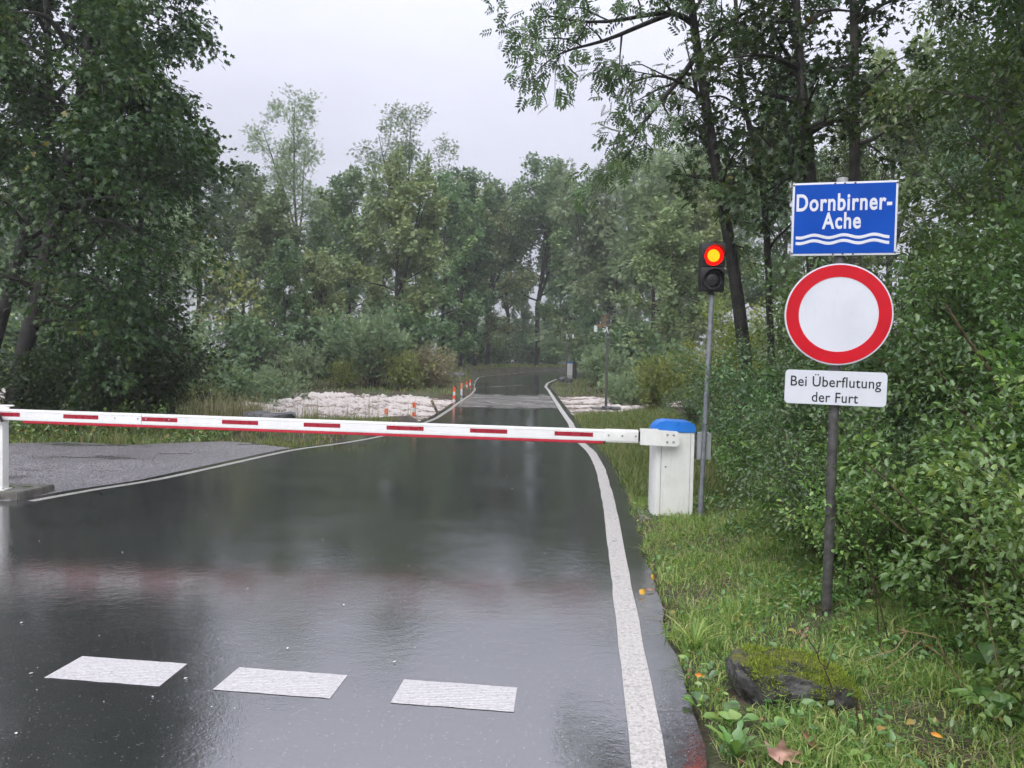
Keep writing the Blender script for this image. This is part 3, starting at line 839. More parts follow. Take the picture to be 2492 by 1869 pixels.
# shallow water running over the road at the ford
fy = np.linspace(24.2, 34.5, 60)
tt = np.linspace(0, 1, 34)
FX = (line_l(fy) + .09)[:, None] * (1 - tt) + (line_r(fy) - .11)[:, None] * tt
wob = .8 * np.sin(tt * 9) * tt + .5 * np.sin(tt * 21 + 1) + .25 * np.sin(tt * 43)
q = (fy - 24.2) / (34.5 - 24.2)
FY = fy[:, None] + wob[None, :] * ((1 - q) * .55 + q * .9)[:, None]
FZ = .010 + .004 * vnoise(FX, FY, 1.4)
ins = np.minimum(sstep(0, .22, q), sstep(1, .72, q))[:, None] * np.ones((1, 34))
ford = tag(put('shallow_water', grid_mesh('shallow_water', FX, FY, FZ, attrs={'inside': ins.ravel()}), 'ford'), kind='structure')
def foam_streak(pts, w):
    P = np.array(pts, float); n = 40
    s = np.linspace(0, len(P) - 1, n); X = np.interp(s, range(len(P)), P[:, 0]); Y = np.interp(s, range(len(P)), P[:, 1])
    for _ in range(6): X[1:-1] = (X[:-2] + X[2:]) / 2; Y[1:-1] = (Y[:-2] + Y[2:]) / 2
    ww = w * np.sin(np.linspace(.08, math.pi - .08, n)) * (1 + .4 * np.sin(s * 7.3)) * .5
    V = np.stack([np.stack([X, Y + ww, np.full(n, .019)], 1), np.stack([X, Y - ww, np.full(n, .019)], 1)], 1).reshape(-1, 3)
    i = np.arange(n - 1) * 2; f = np.stack([i, i + 1, i + 3, i + 2], 1)
    put('foam_streak', mesh_np('foam_streak', V, f.ravel(), np.full(len(f), 4)), 'foam', ford)
def gl(*pts): return [tuple(gnd(*p))[:2] for p in pts]
foam_streak(gl((1330, 985), (1290, 988), (1230, 986), (1190, 980), (1183, 977), (1200, 973), (1250, 970)), .22)
foam_streak(gl((1346, 971), (1300, 970), (1255, 968)), .30)
foam_streak(gl((1358, 979), (1342, 979), (1320, 978)), .35)
foam_streak(gl((1368, 993), (1330, 992), (1300, 990)), .20)
foam_streak(gl((1352, 967.5), (1336, 967), (1318, 966)), .35)
foam_streak(gl((1105, 990), (1160, 991), (1230, 993)), .16)
# rain water sheeting across the road beyond the ford
foam2 = gl((1150, 944), (1200, 942), (1270, 937), (1325, 932))
foam_streak(foam2, .28)

# ------------------------------------------------------------------ boom barrier (cabinet, bracket, boom)
def gz(x, y): return float(ground_z(x, y))
cab = at(1635, 1257, 8.0)
B_RZ = R(-4.2)
bar = thing('boom_barrier', 'closed white boom barrier with red stripes and blue topped drive cabinet', 'barrier', cab, B_RZ)
body_poly = [(-.212, .07), (-.168, 0), (.212, 0), (.212, .36), (-.212, .36)]
body = MB().prism(body_poly, 0, .89, 'xy', .006).build('cabinet', 'white_dirty', bar)
MB().box((-.128, -.0008, .40), (.004, .004, .78)).box((.172, -.0008, .44), (.003, .003, .86)).build('panel_seam', 'seam', body)
MB().cyl((-.078, -.002, .52), (-.078, .004, .52), .009, n=12).build('keyhole', 'seam', body)
MB().box((0, .18, -.006), (.43, .37, .012)).build('base_plate', 'galv_dark', body)
hood = [(-.222, .884), (.222, .884), (.222, .945), (.196, .978), (.150, .992), (-.085, 1.0), (-.150, .984), (-.196, .945)]
MB().prism(hood, -.012, .372, 'xz', .005).build('blue_hood', 'blue_cap', bar)
# U-shaped bracket that carries the boom
arc = [(-.36, .755), (.005, .745), (.028, .757), (.040, .780), (.040, .868), (.030, .892), (.010, .905), (-.36, .922)]
br = MB().prism(arc, -.125, -.112, 'xz', .003)
br.box((-.262, -.02, .838), (.19, .012, .158)).box((-.352, -.066, .838), (.014, .105, .16), bevel=.003)
br.cyl((-.02, -.115, .825), (-.02, .02, .825), .05, n=20)
bracket = br.build('boom_bracket', 'white_dirty', bar)
for bx in (-.085, -.022):
    for bz in (.795, .868):
        MB().dome((bx, -.126, bz), .0125, .75, axis=(0, -1, 0)).build('bolt', 'zinc_bolt', bracket)
# boom, tilted very slightly up to its free end
BOOM_L, ZR, ZL = 7.05, .838, .885
prof = [(-.112, 0), (-.052, 0), (-.052, .118), (-.112, .118), (-.115, .110), (-.115, .094), (-.110, .092), (-.110, .089), (-.113, .087),
        (-.113, .036), (-.110, .034), (-.110, .031), (-.115, .029), (-.115, .008)]
bm_ = MB().prism([(a, b - .059) for a, b in prof], -BOOM_L - .36, -.38, 'yz')
tilt = math.atan((ZL - ZR) / BOOM_L)
boom = bm_.build('boom', 'white_paint', bar, loc=(0, 0, ZR + .36 * 0), rot=(0, tilt, 0))
MB().prism([(-.108, -.0595), (-.056, -.0595), (-.056, -.080), (-.068, -.091), (-.096, -.091), (-.108, -.080)], -BOOM_L - .02, -.735, 'yz', .003).build('red_safety_edge', 'red_edge', boom)
MB().box((-.728, -.082, -.075), (.014, .056, .036)).build('edge_end_cap', 'black_plastic', boom)
SLEEVE = MB().box((-.55, -.083, 0), (.34, .066, .096), bevel=.004).box((-.55, -.083, .0625), (.33, .05, .007), bevel=.002).box((-.545, -.083, -.066), (.33, .05, .006))
sl = SLEEVE.build('boom_sleeve', 'white_dirty', boom)
for bx in (-.685, -.545, -.405): MB().dome((bx, -.117, .002), .011, .7, axis=(0, -1, 0)).build('bolt', 'zinc_bolt', sl)
MB().box((-.371, -.083, 0), (.018, .05, .10)).build('hinge_gap', 'sign_black', boom)
def boom_x(px):                                   # pixel on the boom's front face -> local x
    o, d = Vector((0, 0, CAM_H)), ray(px, 1030)
    nrm = Vector((-math.sin(B_RZ), math.cos(B_RZ), 0)); p0 = cab + Vector((math.sin(B_RZ) * .115, -math.cos(B_RZ) * .115, 0))
    h = o + d * ((p0 - o).dot(nrm) / d.dot(nrm))
    return (h - cab).dot(Vector((math.cos(B_RZ), math.sin(B_RZ), 0)))
for a, b in ((-45, 48), (154, 239), (345, 431.5), (540, 628), (739, 828), (941, 1031), (1144, 1235), (1350, 1444)):
    x0, x1 = boom_x(a), boom_x(b)
    MB().box(((x0 + x1) / 2, -.1128, .003), (x1 - x0, .0045, .043)).build('red_stripe', 'red_stripe', boom)
for a in (279, 335, 355, 411): MB().dome((boom_x(a), -.114, .004), .010, .7, axis=(0, -1, 0)).build('bolt', 'zinc_bolt', boom)
MB().box((boom_x(344), -.1125, 0), (.003, .006, .112)).build('boom_joint', 'seam', boom)

# slab under the cabinet
sb = MB().prism([(-.34, -.13), (.62, -.16), (.66, .55), (-.32, .55)], -.16, -.014, 'xy', .012).build('concrete_slab', 'concrete')
sb.location = cab; sb.rotation_euler = (0, 0, B_RZ)
tag(sb, 'low concrete slab in the grass under the blue topped barrier cabinet', 'slab')

# ------------------------------------------------------------------ rest post on its concrete block, left
lp0 = at(-4, 1191, 8.44)
rp = thing('boom_rest_post', 'white square steel post holding the free end of the barrier boom', 'post', lp0, R(-3))
post = MB().box((0, .0, .372), (.17, .10, .744), bevel=.006).build('post', 'white_dirty', rp)
MB().box((.0, .0, .006), (.23, .15, .012), bevel=.002).build('foot_plate', 'white_dirty', rp)
for sx in (-.09, .09): MB().cyl((sx, -.055, .01), (sx, -.055, .022), .009, n=6).build('bolt', 'zinc_bolt', rp)
cr = MB().prism([(-.13, .742), (.088, .742), (.098, .748), (.052, .885), (.03, .90), (-.13, .90)], -.095, -.075, 'xz', .003)
cr.prism([(-.13, .742), (.088, .742), (.10, .935), (-.13, .935)], .035, .052, 'xz', .003).box((-.02, -.02, .748), (.215, .14, .012), bevel=.002)
cradle = cr.build('cradle', 'white_dirty', rp)
MB().prism([(.093, .752), (.125, .758), (.062, .885), (.053, .885)], -.092, -.078, 'xz').build('rubber_lip', 'black_plastic', cradle)
MB().box((.10, .036, .928), (.10, .03, .016), bevel=.004).build('top_clip', 'white_paint', cradle)
cb = MB().prism([(-1.2, -.19), (.345, -.16), (.37, .42), (-1.2, .42)], -.20, -.001, 'xy', .012).build('concrete_block', 'concrete')
cb.location = lp0; cb.rotation_euler = (0, 0, R(-3))
tag(cb, 'grey concrete footing block under the white post at the left edge', 'concrete block')

# ------------------------------------------------------------------ traffic light
tl0 = at(1704, 1258, 8.02); tl0.z = cab.z - .02
tl = thing('traffic_light', 'two lamp traffic light showing red on a thin grey pole', 'traffic light', tl0)
lean = .012
MB().cyl((0, 0, -.05), (.004, 0, .30), .0295, n=20).build('pole_socket', 'galv', tl)
pole = MB().cyl((.002, 0, .20), (.055, 0, 2.36), .0255, n=20).build('pole', 'galv', tl)
for z in (.05, .10, .235): MB().cyl((-.044, 0, z), (.048, 0, z), .0045, n=8).build('clamp_bolt', 'zinc_bolt', tl)
HX = .035
hs = MB().box((HX, -.02, 2.495), (.245, .13, .246), bevel=.012).box((HX, -.02, 2.745), (.245, .13, .246), bevel=.012).build('housing', 'black_plastic', tl)
MB().box((HX - .005, -.02, 2.357), (.06, .06, .034), bevel=.004).build('housing_foot', 'black_plastic', tl)
MB().box((HX, -.02, 2.877), (.05, .06, .022), bevel=.004).build('housing_cap', 'black_plastic', tl)
for z, lm, nm in ((2.735, 'lens_red', 'red_lens'), (2.490, 'lens_dark', 'dark_lens')):
    ln = MB().dome((HX, -.088, z), .068 if nm == 'red_lens' else .088, .22, n=32, axis=(0, -1, 0)).build(nm, lm, hs)
    MB().ring((HX, 0, z), .064 if nm == 'red_lens' else .080, .1015, -.097, -.080, 40).build('lens_ring', 'lens_rim_glow' if nm == 'red_lens' else 'black_plastic', hs)
    # open visor: three quarters of a tube, longest on top
    n = 30; V = []; Fc = []
    for k in range(n + 1):
        a = R(-40) + R(260) * k / n
        dpt = .10 * (.35 + .65 * max(0, math.sin(a)) ** .6)
        for rr, yy in ((.1065, -.085), (.1065, -.085 - dpt), (.1025, -.085 - dpt), (.1025, -.085)):
            V.append((HX + rr * math.cos(a), yy, z + rr * math.sin(a)))
    for k in range(n):
        for i in range(4):
            j = (i + 1) % 4; Fc.append((k * 4 + i, k * 4 + j, k * 4 + 4 + j, k * 4 + 4 + i))
    me = bpy.data.meshes.new('visor'); me.from_pydata(V, [], Fc); me.update()
    put('visor', me, 'black_plastic', hs)
jb = MB().box((.03, .105, .755), (.15, .12, .285), bevel=.008).box((.03, .043, .755), (.135, .01, .27), bevel=.003)
jb = jb.build('junction_box', 'box_grey', tl)
MB().box((.112, .105, .70), (.014, .07, .08), bevel=.003).build('box_connector', 'black_plastic', jb)
MB().box((-.06, .11, .80), (.05, .04, .03)).build('box_bracket', 'galv', jb)

# ------------------------------------------------------------------ sign post with three signs
def text_part(name, body, w, h, mat, parent, cx, cz, y, bold=0.0, shear=0.0, space=1.0, depth=.0012):
    cu = bpy.data.curves.new(name, 'FONT'); cu.body = body; cu.align_x = 'CENTER'
    cu.offset = bold; cu.extrude = .01; cu.shear = shear; cu.space_character = space; cu.resolution_u = 6
    ob = bpy.data.objects.new(name, cu); COL.objects.link(ob)
    bpy.context.view_layer.update()
    dg = bpy.context.evaluated_depsgraph_get()
    me = bpy.data.meshes.new_from_object(ob.evaluated_get(dg))
    bpy.data.objects.remove(ob); bpy.data.curves.remove(cu)
    co = np.empty(len(me.vertices) * 3, np.float32); me.vertices.foreach_get('co', co); co = co.reshape(-1, 3)
    lo, hi = co.min(0), co.max(0)
    out = np.empty_like(co)
    out[:, 0] = cx + ((co[:, 0] - lo[0]) / (hi[0] - lo[0]) - .5) * w
    out[:, 2] = cz + ((co[:, 1] - lo[1]) / (hi[1] - lo[1]) - .5) * h
    out[:, 1] = y - (co[:, 2] - lo[2]) / (hi[2] - lo[2]) * depth
    me.vertices.foreach_set('co', out.ravel()); me.materials.clear(); me.update()
    return put(name, me, mat, parent)

SY = 4.85
s0 = at(2013, 1518, SY)
sgn = thing('sign_post', 'grey sign post carrying blue river sign, round red ringed sign and white plate', 'road sign', s0, R(-14))
def sz_(px, py): return at(px, py, SY).z - s0.z
def sx_(px, py):
    return (at(px, py, SY).x - s0.x)
ztop = sz_(2049, 434)
MB().cyl((0, .045, -.15), (.004, .045, ztop), .0305, n=24).build('pole', 'galv_dark', sgn)
MB().cyl((.004, .045, ztop - .03), (.004, .045, ztop + .012), .034, n=24, bevel=.004).build('pole_cap', 'alu_back', sgn)
# blue place-name panel
zb = (sz_(2050, 443) + sz_(2050, 622)) / 2; hb = sz_(2050, 443) - sz_(2050, 622); wb = .613
blue = MB().box((.012, .0, zb), (wb, .016, hb), bevel=.003).build('river_name_panel', 'sign_white', sgn)
MB().box((.012, -.0085, zb), (wb - .026, .003, hb - .026)).build('blue_field', 'sign_blue', blue)
text_part('lettering', 'Dornbirner-', .556, .109, 'sign_letter', blue, .008, zb + .103, -.0100, bold=.025, space=1.11)
text_part('lettering', 'Ache', .226, .105, 'sign_letter', blue, -.002, zb - .012, -.0100, bold=.025, space=1.11)
for wz in (-.109, -.144):
    n = 60; top = []; bot = []
    for k in range(n + 1):
        x = -.274 + .545 * k / n
        zc = zb + wz + .0085 * math.cos((x + .165) * 2 * math.pi / .174)
        top.append((x + .006, zc + .0095)); bot.append((x + .006, zc - .0095))
    MB().prism(top + bot[::-1], -.0100, -.0115, 'xz').build('wave_band', 'sign_letter', blue)
for bx, bz in ((-.045, .5), (.012, .497), (.072, .5), (-.045, -.5), (.012, -.497), (.072, -.5), (-.288, .487), (.312, .487), (-.288, -.487), (.312, -.487)):
    MB().dome((bx, -.009, zb + bz * (hb - .018)), .0065, .7, n=8, axis=(0, -1, 0)).build('bolt', 'galv_dark', blue)
for bz in (.40, -.40): MB().box((.008, .03, zb + bz * hb), (.20, .05, .03), bevel=.003).build('clamp', 'alu_back', blue)
# round sign
zc = (sz_(2038, 641) + sz_(2038, 889)) / 2; rd = (sz_(2038, 641) - sz_(2038, 889)) / 2
disc = MB().cyl((0.0, .008, zc), (0.0, -.006, zc), rd, n=72, bevel=.003).build('prohibition_disc', 'sign_white', sgn)
MB().ring((0, 0, zc), rd * .735, rd * .970, -.0085, -.0058, 72).build('red_ring', 'sign_red', disc)
for bz in (.12, -.12): MB().box((.0, .032, zc + bz), (.16, .05, .03), bevel=.003).build('clamp', 'alu_back', disc)
# white plate
zw = (sz_(2036, 903) + sz_(2034, 986)) / 2; hw = .215; ww = .600
pts = []
for cx_, cz_, a0 in ((ww / 2 - .025, hw / 2 - .025, 0), (-ww / 2 + .025, hw / 2 - .025, 90), (-ww / 2 + .025, -hw / 2 + .025, 180), (ww / 2 - .025, -hw / 2 + .025, 270)):
    for k in range(7):
        a = R(a0 + 15 * k); pts.append((cx_ + .025 * math.cos(a), cz_ + .025 * math.sin(a)))
plate = MB().prism(pts, -.008, .008, 'xz', .002).build('flood_notice_plate', 'sign_white', sgn, loc=(-.003, 0, zw), rot=(0, R(.7), 0))
text_part('lettering', 'Bei Überflutung', .532, .101, 'sign_black', plate, 0, .035, -.0081, bold=.006, space=1.05)
text_part('lettering', 'der Furt', .272, .064, 'sign_black', plate, 0, -.060, -.0081, bold=.006, space=1.05)
MB().box((.0, .03, 0), (.16, .05, .03), bevel=.003).build('clamp', 'alu_back', plate)

# ------------------------------------------------------------------ mossy stone in the foreground
st = at(1920, 1715, 3.72); st.z = gz(st.x, st.y) + .055
stone = put('mossy_stone', rock_mesh(4, (.50, .32, .24), .16, 5, True), 'stone')
stone.location = st; stone.rotation_euler = (R(3), R(5), R(-13))
tag(stone, 'dark wet kerb stone with moss on top lying in the verge grass', 'stone')
rng = np.random.default_rng(3)
sv = np.empty(len(stone.data.vertices) * 3, np.float32); stone.data.vertices.foreach_get('co', sv); sv = sv.reshape(-1, 3)
sn = np.empty(len(sv) * 3, np.float32); stone.data.vertices.foreach_get('normal', sn); sn = sn.reshape(-1, 3)
mo_n = np.array([mnoise.noise(Vector(v) * 9.0) for v in sv])
up_ = np.where((sn[:, 2] + 1.1 * mo_n > .38) & (sv[:, 0] > -.22) & (sv[:, 2] > -.03))[0]
pick = rng.choice(up_, 9000); P = sv[pick] + rng.normal(0, .012, (9000, 3)) * [1, 1, .2]
mm = leaves_mesh('moss', rng, P - [0, 0, .003], sn[pick] + rng.normal(0, .6, (9000, 3)), rng.uniform(.012, .026, 9000), 'lance', up=.3, droop=-.5)
put('moss', mm, 'moss', stone, kind='stuff')

# ------------------------------------------------------------------ ford: marker posts, monitoring poles, rocks, far barrier
def marker_post(px, ybase, ytop, Y, mat_top, label, worn=False, rz=0, lean=0.0):
    g = at(px, ybase, Y)
    h = at(px, ytop, Y).z - g.z
    t = thing('marker_post', label, 'marker post', g, rz, 'orange and white marker posts along the ford'); t.rotation_euler = (0, lean, rz)
    r = .046
    MB().cyl((0, 0, -.45), (0, 0, h), r, n=14, bevel=.006).build('post', 'lamp_white', t)
    seg = h / 4
    bands = ((2.9, 4.0), (.9, 1.9)) if not worn else ((2.4, 4.0),)
    for a, b in bands:
        MB().cyl((0, 0, a * seg), (0, 0, min(b * seg, h + .004)), r + .003, n=14).build('orange_band', mat_top, t)
    MB().dome((0, 0, h), r * .95, .35).build('post_cap', mat_top, t)
    return t
marker_post(1104.6, 979, 943, 28.2, 'orange', 'bright orange banded marker post nearest the flood water on the road')
marker_post(1122.7, 966, 933, 31.8, 'faded_orange', 'pale faded marker post second along the left road edge', True)
marker_post(1135.3, 955, 929, 35.8, 'orange', 'orange and white marker post third along the left road edge')
marker_post(1143.4, 951, 924, 37.6, 'orange', 'farthest orange and white marker post by the left road bend')
marker_post(1007.6, 1023, 980, 20.0, 'orange', 'orange capped marker post standing in the river foam behind the boom')
marker_post(939.5, 1028, 995, 19.4, 'faded_orange', 'short orange topped marker post leftmost along the river bank', True)
g = at(1066, 1007, 22.3); hh = .40
wp = thing('wooden_stake', 'weathered wooden stake leaning left at the flooded road edge', 'stake', g)
wp.rotation_euler = (0, R(-27), 0)
MB().box((0, 0, .12), (.075, .06, .62), bevel=.006).build('stake', 'wood_grey', wp)
MB().box((0, -.0, .395), (.08, .065, .09), bevel=.006).build('pale_top', 'dry_stem', wp)

def monitor_pole(px, ybase, ytop, Y, side, label, near):
    g = at(px, ybase, Y); top = at(px + (ytop - ybase) * -.0215, ytop, Y).z - g.z
    t = thing('monitoring_pole', label, 'pole', g, R(6 * side))
    MB().cyl((0, 0, -.1), (0, 0, top), .050, .036, n=16).build('pole', 'galv_dark', t)
    MB().cyl((0, 0, top * .74), (0, 0, top * .75), .062, n=16).build('clamp_ring', 'galv', t)
    if near:
        bx = MB().box((-.10, 0, top - .28), (.235, .20, .37), bevel=.01).box((-.10, 0, top - .085), (.30, .24, .02), bevel=.004)
        b = bx.build('instrument_box', 'wood_grey', t)
        MB().box((-.02, -.11, top - .28), (.02, .02, .36)).build('box_edge', 'galv_dark', b)
        arm = MB().cyl((-.2, 0, top - .20), (-.42, 0, top - .40), .016, n=8).cyl((-.42, 0, top - .39), (-.42, 0, top - .44), .022, n=8).build('lamp_arm', 'galv_dark', t)
        MB().cyl((-.42, 0, top - .66), (-.42, 0, top - .44), .062, .058, n=16, bevel=.01).build('lantern', 'lamp_white', arm)
        MB().box((-.27, -.02, top - .46), (.16, .10, .07), rot=Matrix.Rotation(R(25), 3, 'Y'), bevel=.01).build('amber_lamp', 'amber', t)
        MB().cyl((-.02, -.06, top - .49), (-.14, -.06, top - .66), .022, n=10).cyl((-.06, -.06, top - .48), (.0, -.06, top - .70), .018, n=10).build('camera_bracket', 'lamp_white', t)
    else:
        MB().box((.12, 0, top - .06), (.24, .05, .04), bevel=.004).box((.09, 0, top - .20), (.10, .10, .16), bevel=.01).build('lamp_arm', 'galv_dark', t)
        MB().cyl((.37, 0, top - .34), (.37, 0, top - .08), .065, .055, n=16, bevel=.01).build('lantern', 'lamp_white', t)
        MB().box((-.02, -.05, top - .24), (.05, .05, .30), bevel=.006).build('camera_bracket', 'lamp_white', t)
        MB().cyl((.10, -.05, top - .40), (.04, -.05, top - .34), .02, n=8).build('sensor', 'lamp_white', t)
    return t, g
_, g1 = monitor_pole(1474.5, 996, 761, 26.0, 1, 'near tall grey pole with instrument box and hanging white lantern', True)
_, g2 = monitor_pole(1377.7, 937, 809.6, 49.0, -1, 'farther grey pole with white lantern on a short side arm', False)
def block(name, px, py, Y, size, label, mat='concrete', rz=0, dz=0):
    p = at(px, py, Y)
    o = MB().box((0, 0, size[2] / 2), size, bevel=.03).build(name, mat)
    o.location = (p.x, p.y, p.z + dz); o.rotation_euler = (0, 0, rz); tag(o, label, 'concrete block'); return o
block('concrete_block', 1465, 1004, 25.9, (.74, .6, .2), 'low concrete footing of the near monitoring pole beside the white water', rz=.1, dz=-.02)
block('concrete_block', 1374, 944, 48.8, (.86, .6, .34), 'dark concrete footing of the far monitoring pole by the bend', rz=.05, dz=-.04)
def rock(px, py, Y, size, seed, label, dz=0.0, rz=0.0, rough=.3):
    p = at(px, py, Y)
    o = put('rock', rock_mesh(seed, size, rough), 'rock'); o.location = (p.x, p.y, p.z + size[2] * .3 + dz); o.rotation_euler = (0, 0, rz)
    tag(o, label, 'rock', 'loose rocks along the river'); return o
rock(655, 1066, 15.3, (1.15, .7, .62), 2.2, 'large dark grey boulder at the river bank below the boom', dz=.02)
rock(612, 1068, 15.0, (.55, .4, .34), 5.1, 'smaller angular rock left of the large boulder at the bank', dz=.0)
rock(585, 1064, 15.9, (.5, .4, .25), 8.3, 'flat wet rock by the white water left of the boulders')
rock(1372, 934, 49.6, (.62, .5, .52), 3.4, 'dark rock stacked beside the far monitoring pole', dz=.05)
rock(1384, 934, 50.2, (.6, .5, .42), 6.4, 'dark rock just right of the far monitoring pole')
rock(1092, 933, 40.5, (1.6, .8, .75), 7.7, 'pale grey boulder behind the marker posts on the left bank')
rock(1111, 942, 37.5, (.5, .4, .4), 9.9, 'small black rock beside the faded marker post')
rock(1488, 1003, 25.2, (.6, .4, .24), 1.9, 'flat grey rock at the foot of the near monitoring pole')
fc = at(1386, 917, 63.0)
fb = thing('barrier_cabinet', 'far white barrier cabinet with blue top beyond the ford', 'barrier', fc, R(10))
MB().box((0, 0, .55), (.38, .36, 1.1), bevel=.02).build('cabinet', 'white_dirty', fb)
MB().box((0, 0, 1.15), (.40, .38, .12), bevel=.03).build('blue_hood', 'blue_cap', fb)
MB().box((.0, -.2, .95), (.30, .05, .14), bevel=.01).build('boom_bracket', 'white_dirty', fb)

# ------------------------------------------------------------------ fallen leaves and petals
def fallen(px, py, size, mat, label, tmpl='maple', curl=.25, rz=0.0, tilt=(0, 0), z=None):
    p = gnd(px, py); zz = gz(p.x, p.y) if z is None else z
    T, lp_, tot = TEMPL[tmpl]
    V = T.copy() * size
    V[:, 2] += curl * size * ((V[:, 0] / size - .5) ** 2 + (V[:, 1] / size) ** 2)
    me = mesh_np('fallen_leaf', V, lp_, tot)
    o = put('fallen_leaf', me, mat); o.location = (p.x, p.y, max(zz, 0) + .012); o.rotation_euler = (tilt[0], tilt[1], rz)
    sol = o.modifiers.new('thickness', 'SOLIDIFY'); sol.thickness = .0012
    tag(o, label, 'leaf'); return o
fallen(1585, 1415, .075, 'fallen_yellow', 'yellow leaf standing upright at the road edge beside the grass', 'ovate', .4, 1.2, (R(50), R(-20)))
fallen(1556, 1452, .085, 'fallen_yellow', 'larger yellow leaf on the asphalt beside the white edge line', 'ovate', .3, .9, (R(35), R(-15)))
fallen(1572, 1440, .07, 'fallen_pink', 'reddish pink leaf touching the larger yellow leaf at the road edge', 'ovate', .3, .1, (R(10), 0))
fallen(1690, 1668, .062, 'fallen_orange', 'orange leaf lying left of the mossy stone', 'ovate', .5, -.5, (R(25), 0), .04)
fallen(1870, 1885, .15, 'fallen_pink', 'large pinkish brown maple leaf at the bottom edge of the verge', 'maple', .5, .2, (R(15), R(-6)), .05)
fallen(1958, 1862, .11, 'fallen_brown', 'smaller brown maple leaf right of the large pinkish brown leaf', 'maple', .6, .9, (R(40), 0), .07)
fallen(2092, 1862, .13, 'fallen_brown', 'curled dark brown leaf hanging at a dead stalk near the bottom edge', 'ovate', .6, 1.4, (R(70), R(-50)), .13)
fallen(2262, 1842, .05, 'fallen_orange', 'small orange leaf in the grass at the bottom right', 'ovate', .3, -.9, (R(20), 0), .09)
for px, py in ((55, 1516), (447, 1655), (70, 1643), (838, 1475), (702, 1578), (965, 1612), (40, 1790), (300, 1345), (1235, 1160), (1244, 1190)):
    p = gnd(px, py)
    o = put('petal', mesh_np('petal', TEMPL['ovate'][0] * .022, TEMPL['ovate'][1], TEMPL['ovate'][2]), 'petal')
    o.location = (p.x, p.y, .007); o.rotation_euler = (0, 0, px)
    tag(o, 'tiny pale petal stuck to the wet asphalt', 'petal', 'tiny pale petals scattered over the wet road')

# ------------------------------------------------------------------ grass and low ground cover
rng = np.random.default_rng(21)
def scatter(n, xr_, yr_, mask, ybias=1.0):
    X = rng.uniform(*xr_, n); Y = yr_[0] + (yr_[1] - yr_[0]) * rng.random(n) ** ybias
    m = mask(X, Y); X, Y = X[m], Y[m]
    return np.stack([X, Y, ground_z(X, Y) - .01], 1)
def patchy(P, s, lo, hi, off=0.0):
    v = np.array([mnoise.noise(Vector((p[0] * s + off, p[1] * s, 9.1))) for p in P])
    return np.clip((v + .5 - lo) / (hi - lo), 0, 1)
stone_c = np.array([st.x, st.y])
def verge_mask(X, Y):
    d = X - edge_r(Y)
    m = (d > .0 + .05 * np.sin(Y * 9)) & (d < 2.6) & (Y < bank_near(X) + .25)
    m &= ~((np.abs(X - st.x) < .30) & (np.abs(Y - st.y) < .17))
    m &= ~(np.hypot(X - s0.x, (Y - s0.y) * .5) < .07)
    lx = X - cab.x; ly = Y - cab.y
    m &= ~((np.abs(lx) < .2) & (ly > 0) & (ly < .36))
    return m
P = scatter(210000, (.9, 4.6), (2.2, 9.5), verge_mask, 1.35)
d = P[:, 0] - edge_r(P[:, 1]); pt = patchy(P, 1.9, .2, .85)
keep = rng.random(len(P)) < (.35 + .65 * pt) * np.where(d < .12, .55, 1)
P = P[keep]; pt = pt[keep]; n = len(P)
tag(put('verge_grass', blades_mesh('verge_grass', rng, P, rng.uniform(.03, .10, n) + .13 * pt * rng.random(n) ** 2, rng.uniform(.0018, .0045, n), 1.25, .85), 'grass'),
    'short wet grass with straw covering the right hand verge', kind='stuff')
P = scatter(60000, (1.0, 6.0), (9.0, 24.0), verge_mask, 1.2); n = len(P)
tag(put('verge_grass', blades_mesh('verge_grass', rng, P, rng.uniform(.07, .22, n), rng.uniform(.004, .009, n), .6, .6), 'grass_lush'),
    'green grass on the right verge between barrier and river', kind='stuff')
# flattened straw and leaf litter between the blades
P = scatter(16000, (.9, 4.2), (2.2, 8.5), verge_mask, 1.3); P = P[rng.random(len(P)) < patchy(P, 1.5, .35, .8, 17)]; n = len(P); P[:, 2] += rng.uniform(.012, .05, n)
tag(put('straw', leaves_mesh('straw', rng, P, rng.normal(0, 1, (n, 3)) * [1, 1, .1], rng.uniform(.06, .18, n), 'thread', 1.5, 0.0), 'reed'),
    'flattened pale straw lying in the verge grass', kind='stuff')
P = scatter(600, (.9, 4.2), (2.2, 8.5), verge_mask, 1.3); n = len(P); P[:, 2] += rng.uniform(.01, .04, n)
tag(put('leaf_litter', leaves_mesh('leaf_litter', rng, P, rng.normal(0, 1, (n, 3)) * [1, 1, .1], rng.uniform(.02, .05, n), 'ovate', 1.5, 0.0), 'fallen_brown'),
    'small brown leaf litter lying in the verge grass', kind='stuff')
# small broad leaves among the near grass
P = scatter(20000, (.9, 3.6), (2.3, 9.0), verge_mask, 1.3)
d = P[:, 0] - edge_r(P[:, 1]); pt = patchy(P, 1.3, .35, .75, 40)
P = P[rng.random(len(P)) < (.10 + .90 * pt) * (.25 + .75 * sstep(.2, 1.2, d[:]))]; n = len(P)
P[:, 2] += rng.uniform(.03, .11, n)
tag(put('verge_herbs', leaves_mesh('verge_herbs', rng, P, rng.normal(0, 1, (n, 3)) * [1, 1, .2], rng.uniform(.025, .06, n), 'ovate', 1.4, .1), 'leaf_bramble'),
    'small round leaved herbs scattered through the verge grass', kind='stuff')
